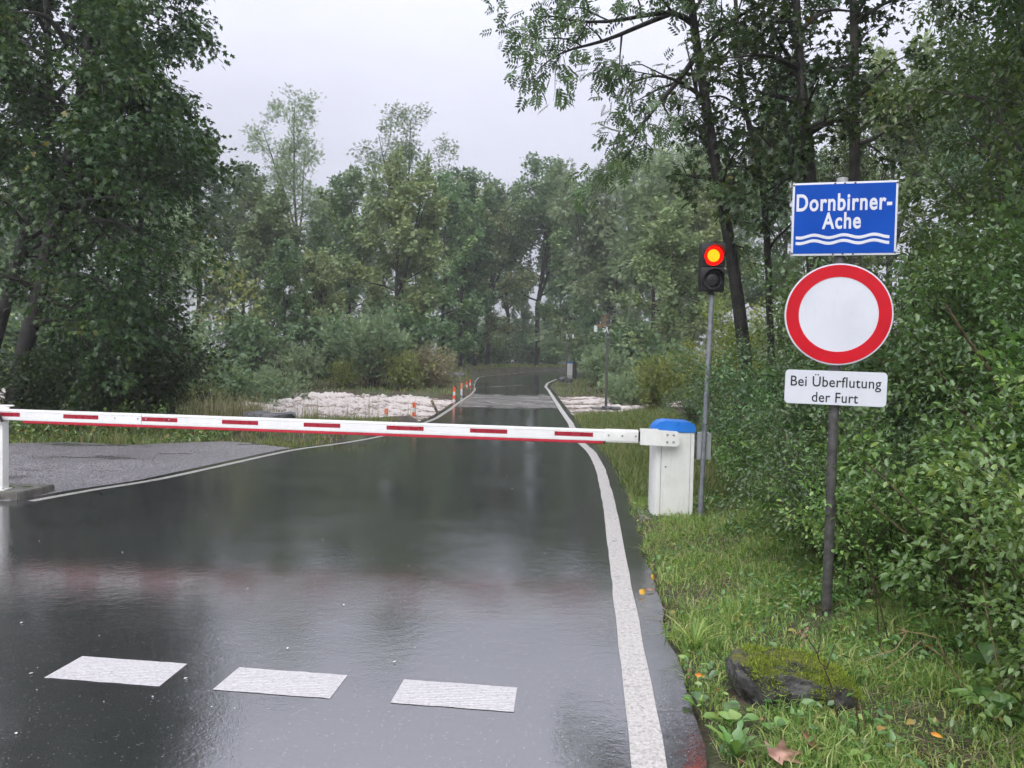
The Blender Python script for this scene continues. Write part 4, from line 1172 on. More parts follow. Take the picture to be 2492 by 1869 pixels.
# leafy bank beside the gravel, left
def bankL(X, Y):
    return (Y > far_edge(X) - .05) & (Y < np.minimum(bank_near(X) + .1, 17.5)) & (X < edge_l(Y) - .05)
P = scatter(40000, (-16, -1.5), (13.0, 19.5), bankL); n = len(P)
h = rng.uniform(.06, .18, n) + .25 * patchy(P, .9, .4, .9) * rng.random(n) * sstep(-4, -7, P[:, 0])
tag(put('bank_grass', blades_mesh('bank_grass', rng, P, h, rng.uniform(.005, .011, n), .6, .6), 'grass_lush'), 'green grass strip beyond the gravel lay-by', kind='stuff')
P = scatter(16000, (-16, -5.2), (13.2, 17.5), bankL); n = len(P)
P[:, 2] += rng.random(n) * (.10 + .42 * patchy(P, .6, .3, .8, 7)) * sstep(13.3, 14.3, P[:, 1])
tag(put('bank_ivy', leaves_mesh('bank_ivy', rng, P, rng.normal(0, 1, (n, 3)), rng.uniform(.05, .11, n), 'ovate', 1.0, .3), 'leaf_bramble'), 'low leafy cover on the bank behind the gravel lay-by', kind='stuff')
# reeds and dry flower stems on the river bank, left
def reedm(X, Y): return (np.abs(Y - bank_near(X)) < .75) & (X < edge_l(Y) - .1)
P = scatter(26000, (-7.8, -2.0), (15, 20.5), reedm)
P = P[rng.random(len(P)) < patchy(P, .8, .35, .7, 3) * np.where(P[:, 0] < -4.4, 1, .08)]; n = len(P); P[:, 2] = np.maximum(P[:, 2], -.25)
tag(put('bank_reeds', blades_mesh('bank_reeds', rng, P, rng.uniform(.30, .62, n) + .35 * rng.random(n) ** 3, rng.uniform(.004, .008, n), .25, .4), 'reed'), 'dry pale reeds and flower stems on the left river bank', kind='stuff')
# far banks
def farm(X, Y): return ((X < edge_l(Y) - .1) | (X > edge_r(Y) + .1)) & (Y > bank_far(X) - .1) & (Y < 105)
P = scatter(75000, (-24, 22), (29, 105), farm, 1.5); n = len(P)
tag(put('far_bank_grass', blades_mesh('far_bank_grass', rng, P, rng.uniform(.07, .22, n), rng.uniform(.010, .024, n), .5, .5), 'grass_lush'), 'grass on the far river bank and beside the road bend', kind='stuff')

P = scatter(26000, (-10, 26), (70, 102), farm); n = len(P)
tag(put('far_bank_grass', blades_mesh('far_bank_grass', rng, P, rng.uniform(.12, .32, n), rng.uniform(.015, .035, n), .5, .5), 'grass_lush'), 'grass behind the road end under the far trees', kind='stuff')
# drops bursting on the wet road
X = rng.uniform(-7, 2.2, 420); Y = 3.5 + 22 * rng.random(420) ** 1.3
m = (X < line_r(Y)) & (X > np.where(Y < LSTART, -7, line_l(Y))); P = np.stack([X[m], Y[m], np.full(m.sum(), .003)], 1); n = len(P)
k = 6; an = np.arange(k) * 2 * math.pi / k
sz = rng.uniform(.0015, .0045, n)[:, None, None]
ringp = np.stack([np.cos(an), np.sin(an), np.zeros(k)], 1)[None] * sz * np.array([1.3, .8, 1]); topp = ringp * .55 + np.array([0, 0, 1]) * sz * rng.uniform(.3, 1.1, n)[:, None, None]
V = np.concatenate([P[:, None] + ringp, P[:, None] + topp], 1)
f = np.array([(i, (i + 1) % k, k + (i + 1) % k, k + i) for i in range(k)] ).ravel()
lp_ = (np.arange(n)[:, None] * 2 * k + np.concatenate([f, np.arange(k, 2 * k)])[None]).ravel()
tag(put('rain_splashes', mesh_np('rain_splashes', V.reshape(-1, 3), lp_, np.tile(np.array([4] * k + [k]), n)), 'splash'), 'tiny rain drop splashes on the wet asphalt', kind='stuff')

# ------------------------------------------------------------------ single foreground plants
def leafy_weed(name, label, px, py, nleaf, length, width, elev, mat, seed, tmpl='strap', cat='weed', dz=0.0, Y=None):
    rg = np.random.default_rng(seed)
    p = gnd(px, py); p.z = gz(p.x, p.y) + dz
    t = thing(name, label, cat, p, rg.uniform(0, 6))
    for k in range(nleaf):
        az = k * 2.4 + rg.uniform(-.4, .4); el = elev + rg.uniform(-.3, .3); L_ = length * rg.uniform(.65, 1.1)
        m = 7; u = np.linspace(0, 1, m)
        dirx = np.array([math.cos(az), math.sin(az), 0]); side = np.array([-math.sin(az), math.cos(az), 0])
        mid = dirx[None] * (np.cos(el) * u * L_ + .25 * L_ * u ** 2)[:, None] + np.array([0, 0, 1])[None] * (np.sin(el) * u * L_ - .38 * L_ * u ** 2.2)[:, None]
        if tmpl == 'strap': w = width * np.sin(np.clip(u * .93 + .07, 0, 1) * math.pi) ** .7
        elif tmpl == 'jag': w = width * np.sin(np.clip(u * .9 + .1, 0, 1) * math.pi) ** .8 * np.where(np.arange(m) % 2, 1.25, .6)
        else: w = width * np.where(u < .45, .06, np.sin(np.clip((u - .45) / .55, 0, 1) * math.pi) ** .6)
        V = np.stack([mid + side * w[:, None] + [0, 0, .25] * w[:, None], mid, mid - side * w[:, None] + [0, 0, .25] * w[:, None]], 1).reshape(-1, 3)
        f = []
        for i in range(m - 1):
            for j in range(2): f.append((i * 3 + j, i * 3 + j + 1, i * 3 + j + 4, i * 3 + j + 3))
        f = np.array(f)
        me = mesh_np('leaf', V, f.ravel(), np.full(len(f), 4), smooth=True, attrs={'rnd': np.full(len(V), rg.random() * .9)})
        put('leaf', me, mat, t)
    return t
leafy_weed('sedge_tuft', 'arching tuft of pale sedge blades at the asphalt edge', 1690, 1580, 34, .30, .0042, 1.05, 'grass', 1)
leafy_weed('dandelion_plant', 'upright rosette of jagged green leaves near the bottom of the verge', 1790, 1850, 11, .24, .020, 1.25, 'leaf_bramble', 2, 'jag')
leafy_weed('dandelion_plant', 'jagged leaf rosette just right of the mossy stone', 2140, 1640, 8, .16, .018, 1.15, 'leaf_bramble', 3, 'jag')
leafy_weed('ground_elder', 'bright green broad leaved weed at the left corner of the mossy stone', 1775, 1775, 9, .15, .040, 1.1, 'leaf_bramble', 4, 'round')
leafy_weed('ground_elder', 'broad leaved weed in front of the mossy stone', 1880, 1800, 7, .12, .036, 1.15, 'leaf_bramble', 5, 'round')
leafy_weed('ground_elder', 'bright leafy weed at the lower right below the shrubs', 2420, 1770, 12, .20, .048, 1.05, 'leaf_bramble', 6, 'round')
leafy_weed('ground_elder', 'tall fresh green weed in front of the right hand shrubs', 2400, 1690, 10, .26, .045, 1.25, 'leaf_bramble', 7, 'round')
leafy_weed('ground_elder', 'small weed between grass and asphalt below the sedge tuft', 1665, 1650, 9, .10, .026, 1.0, 'leaf_bramble', 8, 'round')
leafy_weed('ground_elder', 'low weed at the asphalt edge left of the mossy stone', 1700, 1720, 8, .10, .026, 1.0, 'leaf_bramble', 9, 'round')
leafy_weed('dark_weed', 'dark leafy weed clump left of the cabinet slab', 1548, 1283, 16, .14, .026, 1.1, 'leaf_hazel', 10, 'round')
leafy_weed('dock_plant', 'green dock plant growing behind the left concrete block', 45, 1200, 9, .22, .05, .8, 'leaf_bramble', 11, 'strap', dz=.04)

def stalk(label, pts, Y, r, mat, side=(), heads=0, seed=0, name='dead_stalk'):
    """dry stalk through photograph points at depth Y (the first point is put on the ground)"""
    P3 = [at(x, y, Y - .02 * i) for i, (x, y) in enumerate(pts)]
    p0 = P3[0].copy(); p0.z = gz(p0.x, p0.y)
    t = thing(name, label, 'stalk', p0)
    loc = [np.array(p - p0) for p in P3]; loc[0] = np.array([0, 0, -.03])
    a = np.array(loc); s = np.linspace(0, len(a) - 1, 4 * len(a)); a = np.stack([np.interp(s, range(len(loc)), a[:, k]) for k in range(3)], 1)
    rg = np.random.default_rng(seed); a[1:-1] += rg.normal(0, .002, a[1:-1].shape)
    w = Wood(); w.tube(a, r, r * .45, 6); put('stem', w.mesh('stem'), mat, t)
    for q in side:
        b = np.array([np.array(at(x, y, Y - .02) - p0) for x, y in q]); w = Wood(); w.tube(b, r * .6, r * .25, 5); put('side_shoot', w.mesh('side_shoot'), mat, t)
    if heads:
        q = a[-1] + rg.normal(0, .018, (heads, 3)); 
        put('seed_head', leaves_mesh('seed_head', rg, q, rg.normal(0, 1, (heads, 3)), rg.uniform(.008, .018, heads), 'rhomb'), 'fallen_pink' if heads > 30 else 'dead_stem', t)
    return t
stalk('tall dark dead stalk right of the sign post', [(2172, 1582), (2150, 1510), (2130, 1420), (2105, 1330), (2060, 1245)], 4.35, .005, 'dead_stem', heads=26, seed=1)
stalk('bent straw coloured dry stalk right of the mossy stone', [(2368, 1712), (2325, 1640), (2300, 1602), (2279, 1551), (2208, 1537)], 3.75, .005, 'dry_stem',
      side=([(2208, 1537), (2180, 1520)], [(2208, 1537), (2178, 1530)], [(2208, 1537), (2184, 1543)], [(2300, 1602), (2240, 1560), (2190, 1605), (2155, 1628)], [(2208, 1537), (2180, 1580), (2080, 1612)]), seed=2)
stalk('thin brown stalk with faded flower heads in front of the mossy stone', [(2062, 1860), (2040, 1745), (2020, 1660), (1990, 1590), (1960, 1545)], 3.35, .0045, 'dead_stem',
      side=([(1990, 1590), (1998, 1560), (1992, 1525)], [(2010, 1630), (2034, 1560)]), heads=34, seed=3)
stalk('dead stalk with a curled leaf at the bottom edge', [(2098, 1880), (2090, 1800), (2086, 1740), (2080, 1700)], 3.25, .004, 'dead_stem', seed=4)
stalk('reddish dry stalk rising in front of the right hand shrubs', [(2392, 1640), (2365, 1540), (2335, 1455), (2295, 1405), (2280, 1370)], 4.1, .005, 'dead_stem', side=([(2295, 1405), (2305, 1355), (2310, 1290)],), seed=5)
stalk('straight tan stalk at the far right of the verge', [(2452, 1740), (2425, 1600), (2400, 1480), (2392, 1415)], 3.7, .0045, 'dry_stem', seed=6)
stalk('short dark dead stalk with hanging withered leaves left of the tall one', [(2142, 1545), (2135, 1490), (2128, 1430)], 4.5, .004, 'dead_stem', heads=28, seed=7)
stalk('small dark dry stalk standing alone on the gravel', [(78, 1122), (80, 1108)], 11.5, .008, 'dead_stem', heads=10, seed=8)

stalk('broken brown branch slanting through the shrubs right of the round sign', [(2455, 1010), (2440, 960), (2400, 890), (2340, 805), (2300, 740)], 5.6, .018, 'twig', seed=9, name='broken_branch')

# ------------------------------------------------------------------ right hand shrubs
SH = {}
SH['bramble'] = auto_shrub(1, 1.15, 1.0, 16, dict(per_m=210, spread=.055, size=(.026, .056), templ='ovate', up=1.2), trop=-.05)
SH['dogwood'] = auto_shrub(2, 1.9, 1.3, 18, dict(per_m=170, spread=.065, size=(.032, .066), templ='ovate', up=1.1), trop=-.03)
SH['hazel'] = auto_shrub(3, 2.7, 1.5, 16, dict(per_m=170, spread=.085, size=(.038, .078), templ='ovate', up=1.0), l2=dict(per_m=4.2, length=(.3, .9), umin=.1, ang=(.5, 1.3), gnarl=.16, trop=-.03, seg=3, rmin=.0025))
SH['yellow'] = auto_shrub(4, 3.0, 1.7, 16, dict(per_m=110, spread=.09, size=(.05, .10), templ='rhomb', up=.8), l2=dict(per_m=4.5, length=(.3, .9), umin=.1, ang=(.5, 1.3), gnarl=.16, trop=-.02, seg=3, rmin=.003))
SH['sapling'] = auto_shrub(9, 1.9, 1.2, 9, dict(per_m=80, spread=.07, size=(.05, .10), templ='maple', up=1.1), trop=-.03)
SHM = dict(sapling='leaf_bramble', bramble='leaf_bramble', dogwood='leaf_dogwood', hazel='leaf_hazel', yellow='leaf_yellowgreen')
protos = {}
def shrub(kind, name, x, y, s, rz, label, group, sz=None):
    loc = (x, y, gz(x, y) - .03); sc = (s, s, s * (sz or 1))
    if kind not in protos:
        protos[kind] = plant(name, label, 'shrub', loc, SH[kind], 'twig', SHM[kind], group, rz, sc, wood='stems')
    else:
        o = copy_thing(protos[kind], loc, rz, sc, label, group); o.name = name
GRP = 'shrubs along the right hand verge'
for a in [
 ('bramble', 'bramble_bush', 2.62, 3.55, .95, .3, 'dark leafy bramble at the lower right edge of the picture'),
 ('bramble', 'bramble_bush', 3.05, 4.45, 1.15, 1.7, 'larger bramble bush right of the sign post near the edge'),
 ('bramble', 'bramble_bush', 2.62, 5.45, .85, 2.9, 'low bramble just right of the foot of the sign post'),
 ('dogwood', 'dogwood_shrub', 2.80, 6.35, .72, .5, 'glossy dogwood shrub behind the white notice plate'),
 ('bramble', 'bramble_bush', 2.95, 7.1, .75, 4.1, 'low bramble close behind the sign pole at knee height'),
 ('dogwood', 'dogwood_shrub', 3.25, 7.9, .90, 2.2, 'glossy dogwood shrub behind the sign pole'),
 ('bramble', 'bramble_bush', 3.15, 8.9, .85, 5.5, 'bramble bush between traffic light pole and sign post'),
 ('dogwood', 'dogwood_shrub', 3.45, 9.9, .85, 3.6, 'glossy dogwood shrub left of the notice plate'),
 ('dogwood', 'dogwood_shrub', 3.85, 12.0, .70, 5.0, 'small dogwood shrub between traffic light pole and round sign'),
 ('bramble', 'bramble_bush', 3.3, 10.6, .75, .9, 'low bramble right of the traffic light pole, back row'),
 ('sapling', 'maple_sapling', 2.95, 6.0, .55, .8, 'yellow green maple sapling just right of the sign post below the notice plate'),
 ('sapling', 'maple_sapling', 3.45, 8.4, .85, 2.2, 'maple sapling behind the notice plate'),
 ('sapling', 'maple_sapling', 3.9, 5.2, .8, 4.0, 'maple sapling right of the round sign near the edge'),
 ('hazel', 'hazel_shrub', 3.75, 4.35, .6, .2, 'tall hazel shrub at the right edge behind the front bramble'),
 ('hazel', 'hazel_shrub', 4.35, 5.9, .85, 1.5, 'tall hazel shrub right of the round sign, near the picture edge'),
 ('hazel', 'hazel_shrub', 4.35, 7.3, .85, 3.0, 'hazel shrub right of the white notice plate, second from the edge'),
 ('hazel', 'hazel_shrub', 4.55, 9.1, 1.0, 4.4, 'hazel shrub just right of the round sign'),
 ('dogwood', 'dogwood_shrub', 4.5, 11.2, 1.05, 1.1, 'tall dogwood shrub behind the blue sign'),
 ('hazel', 'hazel_shrub', 5.3, 13.6, 1.0, 5.6, 'hazel shrub behind the tall dogwood under the straight maple'),
 ('yellow', 'yellowish_shrub', 4.5, 15.8, .62, .6, 'yellowish green shrub right behind the traffic light pole'),
 ('yellow', 'yellowish_shrub', 5.6, 18.5, .9, 2.6, 'taller yellow tinged shrub behind the first yellowish one'),
 ('dogwood', 'dogwood_shrub', 4.3, 17.6, .55, .1, 'low green shrub left of the traffic light pole'),
]: shrub(*a, GRP)

# ------------------------------------------------------------------ right hand trees
def limb_px(pts, Y0, Y1, r0, r1, origin, n=10):
    k = len(pts)
    P = np.array([np.array(at(x, y, Y0 + (Y1 - Y0) * i / (k - 1)) - origin) for i, (x, y) in enumerate(pts)])
    s = np.linspace(0, k - 1, n); a = np.stack([np.interp(s, range(k), P[:, c]) for c in range(3)], 1)
    for _ in range(2): a[1:-1] = (a[:-2] + 2 * a[1:-1] + a[2:]) / 4
    return (a, r0, r1)
def trunk_px(pts, Y, r0, r1, n=14):
    b = at(*pts[0], Y); b.z = gz(b.x, b.y) - .05
    t = limb_px(pts, Y, Y, r0, r1, b, n); t[0][0] = 0
    return b, t
LA = dict(per_m=22, spread=.09, size=(.19, .30), templ='pinnate', up=.5, droop=.9)
b, tr = trunk_px([(1830, 1010), (1797, 720), (1778, 600), (1747, 440), (1722, 280), (1697, 120), (1680, 0), (1660, -180), (1640, -420)], 13.0, .125, .05)
mains = [tr,
 limb_px([(1690, 60), (1640, 20), (1540, 45), (1440, 60), (1345, 40)], 13.0, 11.6, .06, .012, b),
 limb_px([(1697, 130), (1660, 190), (1590, 265), (1560, 310), (1500, 350)], 13.0, 12.0, .06, .010, b),
 limb_px([(1640, 30), (1560, 60), (1470, 105), (1420, 110), (1350, 130), (1315, 165)], 12.8, 11.6, .05, .008, b),
 limb_px([(1685, 30), (1620, -60), (1500, -120), (1440, -90), (1370, -50)], 13.0, 11.5, .06, .01, b),
 limb_px([(1675, -60), (1600, -200), (1500, -260), (1420, -220)], 13.0, 11.0, .06, .01, b),
 limb_px([(1700, 140), (1760, 60), (1850, 10), (1930, -20)], 13.0, 12.4, .05, .01, b),
 limb_px([(1715, 240), (1660, 200), (1600, 180), (1540, 200)], 13.0, 12.2, .045, .01, b)]
ms = plant_mesh(31, mains, dict(per_m=2.6, length=(.6, 1.3), umin=.22, ang=(.4, 1.2), gnarl=.2, trop=-.06, seg=4, rmin=.006),
                dict(per_m=3.2, length=(.25, .6), umin=.15, ang=(.5, 1.2), gnarl=.2, trop=-.12, seg=3, rmin=.003), dict(LA, keep=lambda P: P[:, 2] > 3.0))
plant('ash_tree', 'leaning dark ash tree whose drooping branches overhang the road from the right', 'tree', b, ms, 'bark', 'leaf_ash')

LM = dict(per_m=42, spread=.12, size=(.08, .15), templ='maple', up=1.0, droop=.45)
def maple(seed, pts, Y, r, limbs, label, dens=3.0, leaf=None, keepz=1.6, ln=(.5, 1.2), leafm='leaf_maple', name='maple_tree', bark='bark'):
    b, tr = trunk_px(pts, Y, r, .035)
    mains = [tr] + [limb_px(q, Y, Y + dy, r * .4, .010, b) for q, dy in limbs]
    ms = plant_mesh(seed, mains, dict(per_m=dens, length=ln, umin=.2, ang=(.6, 1.45), gnarl=.16, trop=.0, seg=4, rmin=.006),
                    dict(per_m=4.6, length=(.3, .75), umin=.15, ang=(.5, 1.2), gnarl=.2, trop=-.08, seg=3, rmin=.003),
                    dict(leaf or LM, keep=lambda P: P[:, 2] > keepz))
    return plant(name, label, 'tree', b, ms, bark, leafm)
maple(41, [(1990, 1010), (1976, 445), (1962, 330), (1947, 180), (1936, 0), (1930, -200), (1925, -420)], 11.5, .125,
      [([(1968, 430), (1905, 385), (1850, 330)], -.8), ([(1950, 255), (1890, 228), (1800, 260)], .8), ([(1946, 170), (1870, 130), (1780, 140)], -.6),
       ([(1960, 330), (2030, 290), (2110, 300)], -.8), ([(1940, 80), (2010, 20), (2090, 30)], .7), ([(1936, 0), (1860, -60), (1760, -40)], .6),
       ([(1972, 420), (1920, 430), (1860, 470)], 1.0)], 'straight dark trunked maple rising behind the blue sign', 2.1, keepz=2.2)
maple(42, [(2090, 1010), (2077, 400), (2082, 200), (2076, 0), (2070, -220), (2068, -420)], 12.6, .115,
      [([(2080, 330), (2150, 270), (2230, 260)], -1.0), ([(2082, 200), (2010, 150), (1960, 160)], .8), ([(2076, 60), (2160, 0), (2260, -10)], -.8),
       ([(2075, -20), (2000, -80), (1900, -90)], .6)], 'grey barked maple right of the straight dark trunk', 2.3, keepz=2.2, bark='bark_grey')
maple(43, [(1880, 1010), (1869, 560), (1852, 410), (1812, 275), (1800, 150), (1790, 0)], 13.6, .07,
      [([(1856, 430), (1800, 400), (1740, 420)], .5), ([(1812, 275), (1760, 230), (1700, 240)], -.5), ([(1830, 330), (1880, 280), (1920, 290)], .6)],
      'slender crooked young maple between the leaning ash and the straight maple', 2.0, keepz=2.4)
# leafy understorey trees that close the right side
LH = dict(per_m=26, spread=.10, size=(.07, .13), templ='ovate', up=1.1, droop=.3)
hz1 = auto_tree(51, 7.6, .085, .10, lambda v: 2.3 * math.sin(math.pi * (.2 + .7 * v)) ** .6, dict(LH, per_m=170, size=(.05, .105)), fork=2, limbs=2.6,
                l2=dict(per_m=3.0, length=(.5, 1.2), umin=.15, ang=(.5, 1.3), gnarl=.18, trop=-.03, seg=3))
u0 = plant('hazel_tree', 'leafy hazel tree filling the right edge above the shrubs', 'tree', (5.5, 6.3, gz(5.5, 6.3)), hz1, 'bark_grey', 'leaf_hazel', 'understorey trees right of the road')
for x, y, s, rz, lab in ((6.0, 8.6, 1.0, 2.1, 'leafy hazel tree right of the blue sign'), (8.0, 10.6, 1.2, 4.0, 'taller hazel tree behind the one right of the blue sign'),
                         (8.4, 13.4, .95, 1.1, 'hazel tree deep behind the shrubs at the right edge'), (5.25, 4.9, .75, 5.2, 'hazel tree nearest the camera at the right edge'),
                         (7.4, 7.6, 1.35, .5, 'tall hazel tree farthest back at the right edge'), (7.2, 17.2, .8, 3.3, 'small hazel tree deep behind the blue sign')):
    copy_thing(u0, (x, y, gz(x, y)), rz, (s, s, s), lab, 'understorey trees right of the road')

# ------------------------------------------------------------------ big maples on the left
def big_maple(seed, pts, Y, r, limbs, label, dens, leaf, ln=(.7, 1.6), keepz=.7):
    b, tr = trunk_px(pts, Y, r, .05, 18)
    limbs = [([(x - .36 * max(0, x - 200) - (40 if y < 150 else 0), y) for x, y in q], dy) for q, dy in limbs]
    thin = np.random.default_rng(seed + 7)
    mains = [tr] + [limb_px(q, Y, Y + dy, r * .42, .012, b) for q, dy in limbs]
    ms = plant_mesh(seed, mains, dict(per_m=dens, length=ln, umin=.18, ang=(.5, 1.4), gnarl=.15, trop=.0, seg=4, rmin=.007),
                    dict(per_m=4.2, length=(.35, .95), umin=.15, ang=(.5, 1.25), gnarl=.2, trop=-.10, seg=3, rmin=.004),
                    dict(leaf, keep=lambda P: (P[:, 2] > keepz) & (thin.random(len(P)) < np.where(P[:, 2] < 5.0, .40, .95))))
    return plant('maple_tree', label, 'tree', b, ms, 'bark', 'leaf_maple', 'big maples left of the lay-by')
LB = dict(per_m=150, spread=.13, size=(.075, .14), templ='maple', up=1.0, droop=.5)
big_maple(61, [(28, 1010), (40, 915), (75, 808), (98, 695), (114, 620), (126, 560), (147, 470), (165, 390), (182, 300), (205, 190), (220, 80), (235, -60), (245, -240), (250, -420)], 15.6, .19,
 [([(126, 560), (190, 545), (270, 530), (375, 545), (460, 600)], -1.5), ([(150, 460), (210, 420), (290, 400), (400, 430), (500, 520)], -1.0),
  ([(165, 390), (260, 330), (380, 330), (500, 400), (560, 440)], -.5), ([(182, 300), (290, 230), (420, 240), (545, 320)], .6),
  ([(195, 220), (300, 140), (430, 150), (535, 215)], -.8), ([(208, 170), (300, 60), (410, 50), (515, 90)], .5),
  ([(222, 70), (300, -40), (400, -60), (480, -10)], -.6), ([(236, -60), (330, -180), (430, -190)], .6),
  ([(98, 695), (180, 660), (280, 680), (390, 760)], -1.4), ([(114, 620), (220, 600), (360, 640), (490, 710)], .8),
  ([(80, 790), (150, 770), (240, 800), (330, 880)], -1.2), ([(147, 470), (90, 420), (20, 420)], -1.4), ([(182, 300), (110, 230), (30, 220)], -1.0),
  ([(215, 110), (150, 30), (60, 30)], -.9), ([(165, 390), (240, 380), (330, 300), (440, 300)], -2.2), ([(190, 250), (260, 200), (330, 190)], -2.4),
  ([(126, 560), (170, 500), (260, 480), (380, 480)], -2.4), ([(235, -60), (180, -160), (90, -180)], -.5)],
 'largest dark maple at the left whose crown reaches over the lay-by', 1.75, LB)
big_maple(62, [(-60, 1010), (-5, 800), (30, 690), (64, 555), (86, 469), (109, 375), (122, 300), (122, 150), (112, 0), (100, -200), (95, -400)], 16.8, .15,
 [([(64, 555), (10, 480), (-80, 460)], -.8), ([(86, 469), (160, 400), (250, 420)], 1.0), ([(109, 375), (40, 290), (-60, 280)], .6), ([(122, 250), (190, 170), (280, 190)], 1.4),
  ([(122, 150), (50, 70), (-50, 60)], .6), ([(110, 0), (180, -90), (280, -80)], 1.2), ([(108, -40), (40, -140), (-60, -150)], .5)],
 'second dark maple trunk at the left edge leaning right', 1.7, LB)
big_maple(63, [(300, 1005), (310, 900), (330, 780), (340, 640), (345, 520), (340, 420)], 17.6, .07,
 [([(315, 860), (380, 800), (450, 820)], -.6), ([(330, 760), (260, 700), (180, 720)], -.5), ([(338, 650), (400, 600), (480, 640)], .4), ([(340, 560), (280, 500), (210, 520)], .4),
  ([(342, 700), (420, 700), (500, 770)], -1.0)],
 'young maple growing under the large left maple crown', 2.6, LB, (.5, 1.2), .35)
SHM['dark'] = 'leaf_maple'
SH['dark'] = auto_shrub(7, 2.3, 1.5, 15, dict(per_m=60, spread=.09, size=(.07, .14), templ='maple', up=.9), trop=-.03)
for x, y, s, rz, lab in ((-10.9, 15.0, .55, .2, 'dark undergrowth shrub beneath the two left trunks'), (-9.3, 15.1, .6, 1.9, 'dark undergrowth shrub right of the left trunks'),
                         (-8.2, 15.4, .7, 3.3, 'dark shrub in the middle of the left thicket'), (-7.2, 15.9, .75, 4.5, 'dark shrub at the right end of the left thicket'),
                         (-12.4, 16.0, .7, 5.3, 'dark shrub behind the post at the left edge'), (-8.6, 17.2, 1.1, .9, 'taller dark shrub behind the left thicket'),
                         (-10.6, 18.2, 1.0, 2.7, 'tall dark shrub between the two left maple trunks')):
    shrub('dark', 'undergrowth_shrub', x, y, s, rz, lab, 'undergrowth under the left maples')

# ------------------------------------------------------------------ far bank: trees and bushes across the river
FT = {}
sp = lambda v, a, lo=.15, p=.7: a * math.sin(math.pi * (lo + (.97 - lo) * v)) ** p
FT['broad'] = (auto_tree(71, 15, .20, .10, lambda v: sp(v, 4.4), dict(per_m=80, spread=.19, size=(.20, .36), templ='spray'), limbs=1.9), 'far_green', 'bark')
FT['olive'] = (auto_tree(72, 13.5, .20, .10, lambda v: sp(v, 4.3, .25), dict(per_m=72, spread=.20, size=(.20, .36), templ='spray'), fork=2, limbs=1.6), 'far_olive', 'bark')
FT['ash'] = (auto_tree(73, 20, .20, .42, lambda v: sp(v, 3.6, .22), dict(per_m=56, spread=.25, size=(.18, .32), templ='pinnate'), fork=3, limbs=1.1, wob=.03), 'far_silver', 'bark_grey')
FT['poplar'] = (auto_tree(74, 19, .22, .48, lambda v: sp(v, 4.6, .30), dict(per_m=44, spread=.26, size=(.18, .32), templ='willow'), fork=3, limbs=1.3, wob=.03), 'far_olive', 'bark')
FT['willow'] = (auto_tree(75, 14, .20, .12, lambda v: sp(v, 4.4, .25), dict(per_m=48, spread=.28, size=(.3, .5), templ='willow', droop=.6), fork=2, limbs=1.6), 'far_silver', 'bark_grey')
FT['oak'] = (auto_tree(76, 17, .26, .26, lambda v: sp(v, 4.6, .2), dict(per_m=62, spread=.19, size=(.20, .34), templ='spray'), fork=3, limbs=1.3, wob=.08), 'far_green', 'bark')
FT['small'] = (auto_tree(77, 5.0, .06, .12, lambda v: sp(v, 1.9, .3), dict(per_m=26, spread=.16, size=(.18, .30), templ='pinnate'), limbs=3.0), 'far_yellow', 'bark')
FT['bush'] = (auto_shrub(81, 3.0, 2.2, 20, dict(per_m=24, spread=.14, size=(.15, .28), templ='spray', up=.8), l2=dict(per_m=3.6, length=(.4, 1.0), umin=.1, ang=(.5, 1.3), gnarl=.16, trop=0., seg=3)), 'far_green', 'twig')
FT['osier'] = (auto_shrub(82, 3.0, 1.9, 46, dict(per_m=22, spread=.08, size=(.16, .30), templ='willow', up=.5, droop=-.5), l2=dict(per_m=3.4, length=(.3, .8), umin=.15, ang=(.2, .6), gnarl=.10, trop=.04, seg=3), tilt=.62), 'far_silver', 'twig')
FT['dry'] = (auto_shrub(83, 1.5, 1.4, 30, dict(per_m=26, spread=.10, size=(.10, .20), templ='willow', up=.5), l2=dict(per_m=4, length=(.3, .6), umin=.1, ang=(.3, 1.0), gnarl=.16, trop=0., seg=3)), 'far_brown', 'dry_stem')
FT['fresh'] = (auto_shrub(84, 1.7, 1.3, 26, dict(per_m=24, spread=.10, size=(.12, .22), templ='willow', up=.5, droop=-.3), l2=dict(per_m=4, length=(.3, .7), umin=.1, ang=(.3, 1.0), gnarl=.16, trop=.02, seg=3)), 'far_yellow', 'twig')
fprot = {}
def far(kind, px, Y, s, rz, label, mat=None, sx=1.0):
    meshes, lm, bk = FT[kind]
    shr = kind in ('bush', 'osier', 'dry', 'fresh')
    X = at(px, 880, Y).x; loc = (X, Y, gz(X, Y) - .05)
    grp = 'bushes on the far river bank' if shr else 'trees across the river'
    nm = {'broad': 'broadleaf_tree', 'olive': 'olive_green_tree', 'ash': 'ash_tree', 'poplar': 'poplar_tree', 'willow': 'willow_tree', 'oak': 'oak_tree', 'small': 'young_tree',
          'bush': 'bush', 'osier': 'willow_bush', 'dry': 'dry_bush', 'fresh': 'fresh_green_bush'}[kind]
    if kind not in fprot:
        o = plant(nm, label, 'bush' if shr else 'tree', loc, meshes, bk, lm, grp, rz, (s * sx, s * sx, s), wood='stems' if shr else 'trunk'); fprot[kind] = o
    else:
        o = copy_thing(fprot[kind], loc, rz, (s * sx, s * sx, s), label, grp); o.name = nm
    return o
